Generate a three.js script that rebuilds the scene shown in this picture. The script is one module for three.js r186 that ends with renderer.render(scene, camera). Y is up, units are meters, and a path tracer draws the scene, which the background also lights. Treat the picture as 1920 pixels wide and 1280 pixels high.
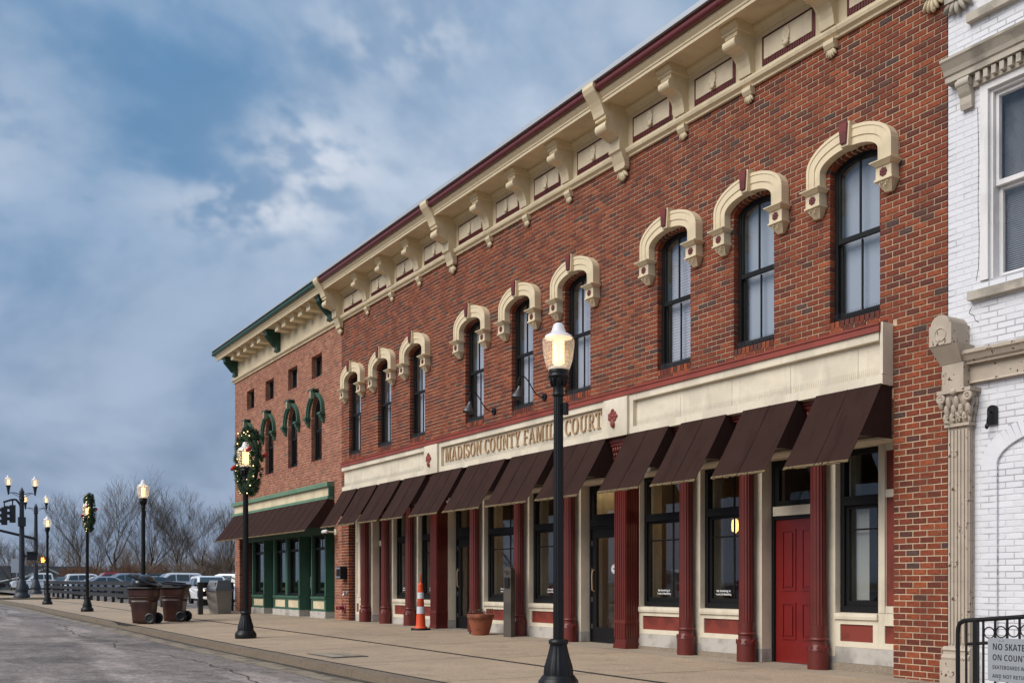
import * as THREE from 'three';
import { mergeGeometries } from 'three/addons/utils/BufferGeometryUtils.js';
import { FontLoader } from 'three/addons/loaders/FontLoader.js';
import { TextGeometry } from 'three/addons/geometries/TextGeometry.js';

// ---------------------------------------------------------------- camera, sky, sun, exposure
const scene = new THREE.Scene();
const camera = new THREE.PerspectiveCamera(2 * Math.atan(1093 / 1900) * 180 / Math.PI, 1920 / 2186, 0.1, 3000);
camera.position.set(0, 1.051, 10.9);
camera.lookAt(-0.8501 * 10, 1.051, 10.9 - 0.5266 * 10);
camera.setViewOffset(1920, 2186, 0, 0, 1920, 1280);          // shift lens: verticals stay upright
camera.updateProjectionMatrix();
const renderer = new THREE.WebGLRenderer({ antialias: true });
renderer.toneMapping = THREE.LinearToneMapping;
renderer.toneMappingExposure = 2.5;
renderer.shadowMap.enabled = true;

let seed = 7;
const rnd = () => { seed = (seed * 1664525 + 1013904223) >>> 0; return seed / 4294967296; };
const rr = (a, b) => a + (b - a) * rnd();
const clamp = (x, a = 0, b = 1) => Math.min(b, Math.max(a, x));
const lerp = (a, b, t) => a + (b - a) * t;
const sst = (a, b, x) => { const t = clamp((x - a) / (b - a)); return t * t * (3 - 2 * t); };
const hash = (i, j, k = 0) => { let h = (i * 374761393 + j * 668265263 + k * 2147483647) | 0; h = Math.imul(h ^ (h >>> 13), 1274126177); h ^= h >>> 16; return (h >>> 0) / 4294967296; };
// periodic value noise and its sum of octaves (period in cells)
function vn(x, y, p, k = 0) {
  const i = Math.floor(x), j = Math.floor(y), u = x - i, v = y - j, a = u * u * (3 - 2 * u), b = v * v * (3 - 2 * v), m = (n) => ((n % p) + p) % p;
  return lerp(lerp(hash(m(i), m(j), k), hash(m(i + 1), m(j), k), a), lerp(hash(m(i), m(j + 1), k), hash(m(i + 1), m(j + 1), k), a), b);
}
function fbm(x, y, p, o = 4, k = 0) { let s = 0, w = 0.5, t = 0; for (let n = 0; n < o; n++) { s += w * vn(x, y, p, k + n); t += w; x *= 2; y *= 2; p *= 2; w *= 0.5; } return s / t; }
// 3-D value noise for the clouds
function vn3(x, y, z, k) {
  const i = Math.floor(x), j = Math.floor(y), l = Math.floor(z), f = (t) => t * t * (3 - 2 * t), a = f(x - i), b = f(y - j), c = f(z - l), H = (q, r, s) => hash(q + s * 57, r - s * 131, k);
  return lerp(lerp(lerp(H(i, j, l), H(i + 1, j, l), a), lerp(H(i, j + 1, l), H(i + 1, j + 1, l), a), b), lerp(lerp(H(i, j, l + 1), H(i + 1, j, l + 1), a), lerp(H(i, j + 1, l + 1), H(i + 1, j + 1, l + 1), a), b), c);
}
function fb3(x, y, z, o, k) { let s = 0, w = 0.5, t = 0; for (let n = 0; n < o; n++) { s += w * vn3(x, y, z, k + n); t += w; x *= 2.03; y *= 2.03; z *= 2.03; w *= 0.52; } return s / t; }

// sky: broken overcast, blue-grey, clouds in layers that flatten towards the horizon
{
  const W = 4096, Hh = 2048, data = new Float32Array(W * Hh * 4);
  const brk = (az0, el0, az, el, ra, re) => { const da = ((az0 - az + 540) % 360 - 180) / ra, de = (el0 - el) / re; return Math.exp(-(da * da + de * de)); };
  const blue = [0.13, 0.275, 0.48], white = [0.60, 0.665, 0.77], low = [0.37, 0.45, 0.60];
  for (let j = 0; j < Hh; j++) {
    const th = (j + 0.5) / Hh * Math.PI, y = -Math.cos(th), r = Math.sin(th), e = Math.max(y, 0), t = 1 / (e + 0.55), hz = sst(0.36, 0.02, e);
    for (let i = 0; i < W; i++) {
      const o = (j * W + i) * 4; data[o + 3] = 1;
      if (y < -0.15) { data[o] = data[o + 1] = data[o + 2] = 0.05; continue; }
      const ph = ((i + 0.5) / W - 0.5) * 2 * Math.PI, x = Math.cos(ph) * r, z = Math.sin(ph) * r, el = Math.asin(y) * 57.2958, az = Math.atan2(-z, -x) * 57.2958;
      let X = x * t, Z = z * t;
      const wx = vn3(X * 1.7, e * 3, Z * 1.7, 61) - 0.5, wz = vn3(X * 1.7 + 9, e * 3, Z * 1.7 + 5, 62) - 0.5; X += wx * 0.45; Z += wz * 0.45;
      const big = fb3(X * 3.2 + 4.2, e * 5, Z * 3.2 + 1.7, 3, 3), mid = fb3(X * 7.5 + 11, e * 12, Z * 7.5 - 3, 5, 17), fine = fb3(X * 24 + 3, e * 34, Z * 24, 4, 31), fl = fb3(X * 4.5 + 7, e * 26, Z * 4.5 + 2, 4, 53);
      let c = sst(0.36, 0.66, big * 0.5 + mid * 0.36 + fine * 0.14);           // how white the cloud is here
      const cot = sst(0.40, 0.60, mid * 0.55 + fine * 0.45);
      c = 0.05 + c * 0.37 + brk(az, el, 34, 20, 14, 13) * 0.42 + brk(az, el, 20.3, 22.4, 3.2, 1.9) * (0.15 + 0.8 * cot) + brk(az, el, 16.9, 19.5, 4, 1.3) * (0.05 + 0.7 * cot) + brk(az, el, 25.5, 28, 4, 1.6) * 0.5 * cot + brk(az, el, 4, 21, 3, 2.5) * 0.3 * cot - brk(az, el, 17, 27, 7, 3.4) * 0.1 - brk(az, el, 12.5, 19, 4.5, 4.5) * 0.07;
      c = clamp(lerp(clamp(c), clamp(c * 0.6 + 0.36 * sst(0.3, 0.7, fl)), hz * 0.85));
      const g = 0.9 + 0.2 * mid, dn = sst(0, -0.15, y);
      for (let k = 0; k < 3; k++) { const v = lerp(lerp(blue[k], white[k], c), low[k] * (0.68 + 0.55 * c), hz * 0.8) * g * 0.4; data[o + k] = lerp(v, 0.05, dn); }
    }
  }
  const t = new THREE.DataTexture(data, W, Hh, THREE.RGBAFormat, THREE.FloatType);
  t.mapping = THREE.EquirectangularReflectionMapping; t.magFilter = t.minFilter = THREE.LinearFilter; t.needsUpdate = true;
  scene.background = t; scene.environment = t;
}
// veiled sun behind the photographer's left shoulder: broad and soft
const sun = new THREE.DirectionalLight(new THREE.Color(1, 0.94, 0.86), 1.5);
sun.target.position.set(-30, 0, 0);
sun.position.copy(sun.target.position).add(new THREE.Vector3(-0.03, 0.66, 0.75).multiplyScalar(150));
sun.castShadow = true; sun.shadow.radius = 90; sun.shadow.mapSize.set(4096, 4096);
Object.assign(sun.shadow.camera, { left: -90, right: 90, top: 60, bottom: -60, near: 1, far: 400 });
scene.add(sun, sun.target);

// ---------------------------------------------------------------- helpers
const taken = {};
const numbered = (n) => { const k = taken[n] = (taken[n] ?? -1) + 1; return k ? n + '_' + String(k).padStart(3, '0') : n; };
function tag(o, label, category, group, kind) { if (label) o.userData.label = label; if (category) o.userData.category = category; if (group) o.userData.group = group; if (kind) o.userData.kind = kind; return o; }
function thing(name, label, category, [x, y, z] = [0, 0, 0], turn = 0, group) {
  const o = new THREE.Group(); o.name = numbered(name); o.position.set(x, y, z); o.rotation.y = turn; scene.add(o);
  return tag(o, label, category, group);
}
// uv in metres from position, along the axis each face points to
function muv(g) {
  g = g.index ? g.toNonIndexed() : g;
  if (!g.attributes.normal) g.computeVertexNormals();
  const p = g.attributes.position, uv = new Float32Array(p.count * 2), A = new THREE.Vector3(), Bv = new THREE.Vector3(), C = new THREE.Vector3();
  for (let i = 0; i < p.count; i += 3) {
    A.fromBufferAttribute(p, i); Bv.fromBufferAttribute(p, i + 1).sub(A); C.fromBufferAttribute(p, i + 2).sub(A); Bv.cross(C);
    const ax = Math.abs(Bv.x), ay = Math.abs(Bv.y), az = Math.abs(Bv.z);
    for (let k = 0; k < 3; k++) {
      const x = p.getX(i + k), y = p.getY(i + k), z = p.getZ(i + k), o = (i + k) * 2;
      if (az >= ax && az >= ay) { uv[o] = x; uv[o + 1] = y; } else if (ax >= ay) { uv[o] = z; uv[o + 1] = y; } else { uv[o] = x; uv[o + 1] = z; }
    }
  }
  const q = new THREE.BufferGeometry();
  q.setAttribute('position', p); q.setAttribute('normal', g.attributes.normal); q.setAttribute('uv', new THREE.BufferAttribute(uv, 2));
  return q;
}
const join = (list) => { const l = (Array.isArray(list) ? list : [list]).map((g) => (g.userData.done ? g : muv(g))); return l.length > 1 ? mergeGeometries(l) : l[0]; };
// a mesh in the coordinates of the world, put under a top-level thing (whose position it takes off) or under a part
function mesh(name, geoms, mat, parent, label) {
  const m = new THREE.Mesh(join(geoms), mat);
  if (parent) { m.name = name; if (parent.parent === scene && !parent.userData.local) { m.position.copy(parent.position).negate(); } parent.add(m); } else { m.name = numbered(name); scene.add(m); }
  m.castShadow = m.receiveShadow = true; if (label) m.userData.label = label;
  return m;
}
// a mesh in the local frame of its parent
function lmesh(name, geoms, mat, parent, pos) { const m = new THREE.Mesh(join(geoms), mat); m.name = name; m.castShadow = m.receiveShadow = true; if (pos) m.position.set(...pos); parent?.add(m); return m; }
const struct = (name, geoms, mat) => tag(mesh(name, geoms, mat), null, null, null, 'structure');
const put = (part, root, x, y, z) => { const c = part.clone(); c.position.set(x - root.position.x, y - root.position.y, z - root.position.z); root.add(c); return c; };
const B = (x0, x1, y0, y1, z0, z1) => new THREE.BoxGeometry(Math.abs(x1 - x0), Math.abs(y1 - y0), Math.abs(z1 - z0)).translate((x0 + x1) / 2, (y0 + y1) / 2, (z0 + z1) / 2);
const shp = (pts) => { const s = new THREE.Shape(); pts.forEach(([x, y], i) => (i ? s.lineTo(x, y) : s.moveTo(x, y))); s.closePath(); return s; };
// profile in (z, y), drawn out along x from x0 to x1
const PX = (pts, x0, x1) => new THREE.ExtrudeGeometry(shp(pts.map(([z, y]) => [-z, y])), { depth: x1 - x0, bevelEnabled: false, curveSegments: 8 }).rotateY(Math.PI / 2).translate(x0, 0, 0);
// outline in (x, y), drawn out along z
const PZ = (s, z0, z1, holes) => { const h = Array.isArray(s) ? shp(s) : s; if (holes) h.holes.push(...holes); return new THREE.ExtrudeGeometry(h, { depth: z1 - z0, bevelEnabled: false, curveSegments: 20 }).translate(0, 0, z0); };
const L = (pts, n = 24) => new THREE.LatheGeometry(pts.map(([r, y]) => new THREE.Vector2(r, y)), n);
const cyl = (r0, r1, h, n = 12) => new THREE.CylinderGeometry(r1, r0, h, n).translate(0, h / 2, 0);
const V = (x, y, z) => new THREE.Vector3(x, y, z);
const tube = (pts, r, n = 24, rs = 8) => new THREE.TubeGeometry(new THREE.CatmullRomCurve3(pts.map((p) => V(...p)), false, 'catmullrom', 0.2), n, r, rs);
const rod = (a, b, r, n = 8, r2 = r) => { const A = V(...a), D = V(...b).sub(A), l = D.length(); return new THREE.CylinderGeometry(r2, r, l, n).translate(0, l / 2, 0).applyQuaternion(new THREE.Quaternion().setFromUnitVectors(V(0, 1, 0), D.normalize())).translate(A.x, A.y, A.z); };
const bar = (a, b, w, h) => { const A = V(...a), D = V(...b).sub(A), l = D.length(), q = new THREE.Quaternion().setFromRotationMatrix(new THREE.Matrix4().lookAt(V(0, 0, 0), D.clone().negate(), V(0, 1, 0))); return new THREE.BoxGeometry(w, h, l).translate(0, 0, l / 2).applyQuaternion(q).translate(A.x, A.y, A.z); };
const T = (g, x, y, z, ry = 0) => { if (ry) g.rotateY(ry); return g.translate(x, y, z); };
const interp = (tab, x) => { if (x >= tab[0][0]) return tab[0][1]; for (let i = 1; i < tab.length; i++) if (x >= tab[i][0]) { const [a, b] = tab[i - 1], [c, d] = tab[i]; return lerp(b, d, (a - x) / (a - c)); } return tab[tab.length - 1][1]; };

// ---------------------------------------------------------------- textures and materials
function tex(n, fn, srgb, rep = 1) {
  const d = new Uint8Array(n * n * 4);
  for (let j = 0; j < n; j++) for (let i = 0; i < n; i++) { const c = fn(i / n, j / n), o = (j * n + i) * 4, a = Array.isArray(c) ? c : [c, c, c]; d[o] = clamp(a[0]) * 255; d[o + 1] = clamp(a[1]) * 255; d[o + 2] = clamp(a[2]) * 255; d[o + 3] = 255; }
  const t = new THREE.DataTexture(d, n, n); t.wrapS = t.wrapT = THREE.RepeatWrapping; t.magFilter = t.minFilter = THREE.LinearFilter; t.repeat.set(1 / rep, 1 / rep); if (srgb) t.colorSpace = THREE.SRGBColorSpace; t.needsUpdate = true; return t;
}
const lin = (r, g, b) => new THREE.Color().setRGB(r, g, b);
const std = (c, rough = 0.7, o = {}) => new THREE.MeshStandardMaterial({ color: Array.isArray(c) ? lin(...c) : c, roughness: rough, ...o });
const phy = (c, rough, o) => new THREE.MeshPhysicalMaterial({ color: Array.isArray(c) ? lin(...c) : c, roughness: rough, ...o });
const tGrain = tex(256, (u, v) => 0.45 + 0.3 * fbm(u * 16, v * 16, 16, 4, 1) + 0.25 * vn(u * 128, v * 128, 128, 9), false, 0.35);
const tDirt = tex(512, (u, v) => { const a = fbm(u * 6, v * 6, 6, 5, 3), b = vn(u * 220, v * 220, 220, 5); return 0.80 + 0.2 * sst(0.3, 0.6, a) - 0.05 * b; }, true, 1.7);
const tPaint = tex(512, (u, v) => { const a = fbm(u * 5, v * 5, 5, 5, 31), s = fbm(u * 26, v * 3, 26, 4, 40), b = vn(u * 200, v * 200, 200, 8); return [1, 0.99, 0.97].map((k) => (0.93 + 0.07 * sst(0.3, 0.55, a) - 0.04 * sst(0.58, 0.8, s) - 0.025 * b) * k); }, true, 2.3);
const tWorn = tex(512, (u, v) => { const a = fbm(u * 9, v * 9, 9, 5, 71), f = fbm(u * 40, v * 40, 40, 3, 77), q = f > 0.7 && a > 0.56; return q ? [0.42, 0.33, 0.26] : [1, 0.98, 0.95].map((k) => (0.86 + 0.14 * a) * k); }, true, 1.3);
const tBrick = tex(256, (u, v) => { const a = fbm(u * 7, v * 7, 7, 4, 13), b = vn(u * 90, v * 90, 90, 2), s = fbm(u * 30, v * 30, 30, 3, 15); return [0.78 + 0.22 * a - 0.12 * b, 0.76 + 0.2 * a - 0.1 * b, 0.76 + 0.22 * a - 0.1 * b].map((k) => k - 0.2 * sst(0.62, 0.75, s)); }, true, 0.45);
const tWalk = tex(1024, (u, v) => {
  const a = fbm(u * 5, v * 5, 5, 5, 51), b = vn(u * 460, v * 460, 460, 4), c2 = vn(u * 230, v * 230, 230, 6), st = sst(0.6, 0.74, fbm(u * 11, v * 11, 11, 4, 58));
  const gum = vn(u * 90, v * 90, 90, 77) > 0.985 ? 0.2 : 0, k = 0.8 + 0.12 * a + 0.2 * (b - 0.5) + 0.14 * (c2 - 0.5) - 0.05 * st - gum; return [k, k * 0.93, k * 0.85];
}, true, 3.1);
const tRoad = tex(2048, (u, v) => {                                            // 16 m: worn streaks along the street, cracks, tar
  const b = vn(u * 900, v * 900, 900, 4), c2 = vn(u * 420, v * 420, 420, 8), a = fbm(u * 7, v * 16, 7, 5, 63), w = fbm(u * 4, v * 26, 4, 5, 66), blot = fbm(u * 9, v * 9, 9, 4, 69);
  const md = fbm(u * 64, v * 110, 64, 3, 73); let k = 0.6 + 0.14 * a + 0.16 * sst(0.4, 0.62, w) + 0.24 * (b - 0.5) + 0.2 * (c2 - 0.5) + 0.22 * (md - 0.5) - 0.13 * sst(0.52, 0.66, blot);
  const cr = (f, off, n, wd) => { const y = off + 0.035 * (fbm(u * n, 0.3 + off, n, 5, f) - 0.5) * 2 - v; return Math.abs(y) < wd * (0.4 + vn(u * 60, 0, 60, f)); };
  const cv = (f, off, n, wd, v0, v1) => v > v0 && v < v1 && Math.abs(off + 0.05 * (fbm(v * n, 0.7 + off, n, 5, f) - 0.5) * 2 - u) < wd * (0.4 + vn(v * 60, 0, 60, f));
  if (cr(81, 0.23, 8, 0.0016) || cr(83, 0.62, 6, 0.0014) || cr(89, 0.43, 7, 0.0012) || cv(85, 0.3, 8, 0.0013, 0.1, 0.5) || cv(87, 0.74, 8, 0.0014, 0.3, 0.85)) k *= 0.45;
  return [k, k * 0.955, k * 0.94];
}, true, 16);
const tKerb = tex(512, (u, v) => { const a = fbm(u * 6, v * 6, 6, 5, 91), b = vn(u * 250, v * 250, 250, 5), st = sst(0.52, 0.72, fbm(u * 9, v * 9, 9, 5, 95)); const k = (0.78 + 0.2 * a + 0.2 * (b - 0.5)) * (1 - 0.22 * st); return [k, k * 0.94, k * 0.86]; }, true, 1.9);
const tAwn = tex(512, (u, v) => { const w = 0.5 + 0.5 * Math.sin(v * 512 * 1.2), a = fbm(u * 5, v * 5, 5, 5, 101), st = fbm(u * 30, v * 4, 30, 4, 105); return 0.84 + 0.16 * a + 0.04 * w - 0.08 * sst(0.55, 0.8, st) + (vn(u * 256, v * 256, 256, 7) > 0.992 ? 0.25 : 0); }, true, 1.6);
const tBark = tex(256, (u, v) => 0.6 + 0.4 * fbm(u * 20, v * 5, 20, 4, 111), true, 0.6);
const tGrass = tex(512, (u, v) => { const a = fbm(u * 8, v * 8, 8, 5, 121), b = vn(u * 200, v * 200, 200, 3); return [0.5 + 0.25 * a + 0.2 * b, 0.47 + 0.25 * a + 0.2 * b, 0.3 + 0.15 * a + 0.1 * b]; }, true, 6);
const tShingle = tex(512, (u, v) => { const r = Math.floor(v * 24), h = hash(Math.floor(u * 16 + (r % 2) * 0.5), r, 5), e = (v * 24) % 1; return (0.75 + 0.25 * h) * (e < 0.12 ? 0.7 : 1) * (0.9 + 0.1 * vn(u * 200, v * 200, 200, 3)); }, true, 4);

const mTrim = std([0.72, 0.61, 0.43], 0.55, { map: tPaint, bumpMap: tGrain, bumpScale: 0.0006 });
const mCream = std([0.74, 0.67, 0.55], 0.55, { map: tPaint, bumpMap: tGrain, bumpScale: 0.0005 });
const mPilaster = std([0.72, 0.65, 0.53], 0.6, { map: tPaint, bumpMap: tGrain, bumpScale: 0.0008 });
const mStone = std([0.5, 0.46, 0.41], 0.75, { map: tDirt, bumpMap: tGrain, bumpScale: 0.001 });
const mConc = std([0.36, 0.34, 0.31], 0.9, { map: tWalk, bumpMap: tGrain, bumpScale: 0.003 });
const mRed = std([0.125, 0.0155, 0.0105], 0.45, { map: tPaint, bumpMap: tGrain, bumpScale: 0.0006 });
const mGutter = phy([0.12, 0.014, 0.016], 0.35, { map: tPaint, clearcoat: 0.3, clearcoatRoughness: 0.3 });
const mRedBand = std([0.27, 0.05, 0.034], 0.6, { map: tPaint });
const mRedPanel = std([0.22, 0.034, 0.02], 0.6, { map: tDirt });
const mDoor = phy([0.175, 0.006, 0.0045], 0.38, { map: tPaint, clearcoat: 0.25, clearcoatRoughness: 0.35 });
const mMaroon = std([0.115, 0.011, 0.012], 0.55, { map: tDirt });
const mKey = std([0.175, 0.021, 0.019], 0.55, { map: tDirt });
const mBlack = phy([0.009, 0.009, 0.010], 0.5, { specularIntensity: 0.45, bumpMap: tGrain, bumpScale: 0.0004 });
const mIron = phy([0.008, 0.008, 0.009], 0.4, { specularIntensity: 0.6, bumpMap: tGrain, bumpScale: 0.0008 });
const mGreen = std([0.042, 0.12, 0.082], 0.55, { map: tPaint });
const mGreenLite = std([0.13, 0.25, 0.165], 0.55, { map: tPaint });
const mGreenDark = phy([0.010, 0.058, 0.042], 0.4, { map: tPaint, clearcoat: 0.2 });
const mGlass = phy([1, 1, 1], 0.02, { transmission: 1, thickness: 0, ior: 1.52 });
const mGlassDk = phy([0.55, 0.58, 0.6], 0.02, { transmission: 1, thickness: 0, ior: 1.6 });
const mBlind = std([0.37, 0.39, 0.46], 0.8);
const mAwn = phy([0.040, 0.0195, 0.0155], 0.9, { specularIntensity: 0.25, map: tAwn, bumpMap: tGrain, bumpScale: 0.001 });
const mHem = std([0.16, 0.12, 0.06], 0.9, { map: tWorn });
const mMortar = std([0.57, 0.44, 0.30], 0.95, { map: tDirt, bumpMap: tGrain, bumpScale: 0.003 });
const mMortar2 = std([0.53, 0.36, 0.235], 0.95, { map: tDirt, bumpMap: tGrain, bumpScale: 0.003 });
const mWhiteMortar = std([0.63, 0.63, 0.67], 0.7, { map: tDirt });
const mDarkIn = std([0.33, 0.31, 0.28], 0.9);
const mWallIn = std([0.30, 0.26, 0.20], 0.9, { map: tPaint });
const mLiner = std([0.30, 0.31, 0.24], 0.7, { map: tPaint });
const mRoofMetal = std([0.5, 0.52, 0.55], 0.45, { metalness: 0.4 });
const mSteel = std([0.55, 0.55, 0.56], 0.3, { metalness: 0.9 });
const mGold = std([0.46, 0.30, 0.17], 0.5, { metalness: 0.25 });
const mWire = std([0.5, 0.49, 0.46], 0.4, { metalness: 0.6 });
// ---------------------------------------------------------------- levels
const aW = [[-4, -0.18], [-7, -0.17], [-10, -0.145], [-14, -0.085], [-18, -0.02], [-22, 0], [-36, 0.01], [-50, 0.06], [-70, 0.1], [-110, 0.2], [-200, 0.2]];
const aC = [[-4, -0.14], [-9, -0.12], [-20.5, -0.08], [-30, -0.03], [-40, 0.01], [-50, 0.08], [-75, 0.1], [-110, 0.2], [-200, 0.2]];
const G = (x, z) => lerp(interp(aW, x), interp(aC, x), clamp(z, 0, 6) / 4.6);
const KZ = 5.36, roadY = (x, z) => G(x, KZ) - 0.14 + (z > KZ ? 0.02 * Math.min(4, z - KZ) : 0);
const lotT = [[-36, -0.03], [-44, -0.14], [-58, -0.2], [-72, 0.08], [-95, 0.2], [-130, 0.35], [-400, 0.6]];
const lotY = (x, z) => lerp(G(x, 0.8) - 0.02, interp(lotT, x), sst(0.8, -7, z));
// a sheet over a grid, heights from a function
function sheet(xs, zs, f) {
  const p = [], ix = [], n = zs.length;
  xs.forEach((x) => zs.forEach((z) => p.push(x, f(x, z), z)));
  for (let i = 0; i + 1 < xs.length; i++) for (let j = 0; j + 1 < n; j++) { const a = i * n + j, b = a + 1, c = a + n, d = c + 1; ix.push(a, b, c, b, d, c); }
  const g = new THREE.BufferGeometry(); g.setAttribute('position', new THREE.Float32BufferAttribute(p, 3)); g.setIndex(ix); g.computeVertexNormals(); if (g.attributes.normal.getY(0) < 0) { g.setIndex(ix.map((_, i) => ix[i - (i % 3) + [0, 2, 1][i % 3]])); g.computeVertexNormals(); } return g;
}
const range = (a, b, n) => Array.from({ length: n + 1 }, (_, i) => a + (b - a) * i / n);
// a slab with its four top corners on the ground function
function slab(x0, x1, z0, z1, f, t) {
  const g = new THREE.BoxGeometry(x1 - x0, t, z1 - z0).translate((x0 + x1) / 2, 0, (z0 + z1) / 2), p = g.attributes.position;
  for (let i = 0; i < p.count; i++) p.setY(i, f(p.getX(i), p.getZ(i)) - (p.getY(i) > 0 ? 0 : t));
  g.computeVertexNormals(); return g;
}
const mWalk = std([0.54, 0.475, 0.40], 0.9, { map: tWalk, bumpMap: tGrain, bumpScale: 0.003 });
const mWalk2 = std([0.515, 0.455, 0.385], 0.9, { map: tWalk, bumpMap: tGrain, bumpScale: 0.003 });
const mWalk3 = std([0.56, 0.49, 0.41], 0.9, { map: tWalk, bumpMap: tGrain, bumpScale: 0.003 });
const mApron = std([0.45, 0.425, 0.385], 0.9, { map: tWalk, bumpMap: tGrain, bumpScale: 0.003 });
const mRoad = std([0.48, 0.445, 0.415], 0.85, { map: tRoad, bumpMap: tGrain, bumpScale: 0.005 });
const mKerb = std([0.24, 0.215, 0.185], 0.9, { map: tWalk, bumpMap: tGrain, bumpScale: 0.004 });
const mGutterPan = std([0.33, 0.305, 0.27], 0.85, { map: tKerb, bumpMap: tGrain, bumpScale: 0.003 });
const mLot = std([0.36, 0.345, 0.33], 0.9, { map: tRoad, bumpMap: tGrain, bumpScale: 0.004 });
const mJoint = std([0.075, 0.06, 0.048], 1);
const mGrass = std([0.16, 0.15, 0.08], 1, { map: tGrass });

struct('ground', sheet([-1200, -600, -300, -200, ...range(-160, -40, 24), -37.5, -36, -20, 0, 60, 300, 900], [-1000, -400, -200, ...range(-100, -10, 9), -4, 0, 6, 17, 40, 100, 300, 900], (x, z) => (x < -36.5 && z < 5 ? interp(lotT, x) - 0.28 : z > 17.5 ? -0.14 : -0.5)), mGrass);
struct('road', sheet([60, 20, ...range(0, -150, 60), -400], [KZ + 0.1, KZ + 0.6, 7, 9, 11, 14, 17.3], roadY), mRoad);
struct('cross_street', sheet(range(-66.5, -73.5, 4), [KZ + 0.1, 3, 1, -3, -8, -30], (x, z) => (z > 0 ? roadY(x, KZ) : lerp(roadY(x, KZ), lotY(x, z), sst(0, -8, z))) + 0.004), mRoad);
struct('parking_lot', sheet(range(-37.2, -128, 46), [1.25, 0.8, 0, ...range(-1, -8, 7), -15, -30, -48], (x, z) => lotY(x, z)), mLot);
{ // pavement slabs: their own edges, open joints over a dark bed
  const walk = struct('pavement', [sheet(range(3, -65, 68), [KZ, 4, 2, 0, -0.46], (x, z) => G(x, Math.max(z, 0)) - 0.008), B(-26.2, -8.4, -0.35, -0.2, -0.5, 0.1)], mJoint);
  const rows = [[-0.02, 0.41, 2.05], [0.436, 3.07, 3.05], [3.11, KZ - 0.045, 3.05]], J = 0.013;
  const lift = (x, z) => G(x, z) + (z < 3.08 ? 0.012 : 0);
  const cut = (x0, x1, z0, z1, m, f = lift) => mesh('paving_slab', slab(x0 + J, x1 - J, z0, z1, f, 0.1), m, walk);
  rows.forEach(([z0, z1, w], r) => { for (let x = 2.4 - r * 0.4, k = 0; x > -64; x -= w, k++) cut(Math.max(x - w, -65), x, z0, z1, r ? [mWalk, mWalk2, mWalk, mWalk3][(k * 7 + r * 3) % 4] : mApron); });
  // bitumen strips: along the settled joint and behind the kerb
  const mTar = std([0.03, 0.026, 0.022], 0.85, { map: tDirt });
  for (let x = 2.4; x > -64; x -= 3.05) { mesh('joint_strip', slab(x - 3.05, x, 3.072, 3.1, (a, b) => G(a, b) + 0.0125, 0.06), mTar, walk); mesh('joint_strip', slab(x - 3.05, x, KZ - 0.036, KZ - 0.006, (a, b) => G(a, KZ) + 0.006, 0.06), mTar, walk); }
  // recessed floor of the shopfronts
  for (let x = -26.2; x < -8.5; x += 1.78) mesh('threshold_slab', slab(x + J, Math.min(x + 1.78, -8.39) - J, -0.5, -0.024, (a) => interp(aW, a) + 0.01, 0.12), mApron, walk);
  for (let x = -36.5; x < -27.3; x += 1.85) mesh('threshold_slab', slab(x + J, Math.min(x + 1.85, -27.2) - J, -0.9, -0.024, (a) => interp(aW, a) + 0.01, 0.12), mApron, walk);
  mesh('far_slab', slab(-84, -73.6, 0.6, KZ, (x, z) => G(x, z), 0.12), mWalk, walk);
}
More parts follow.
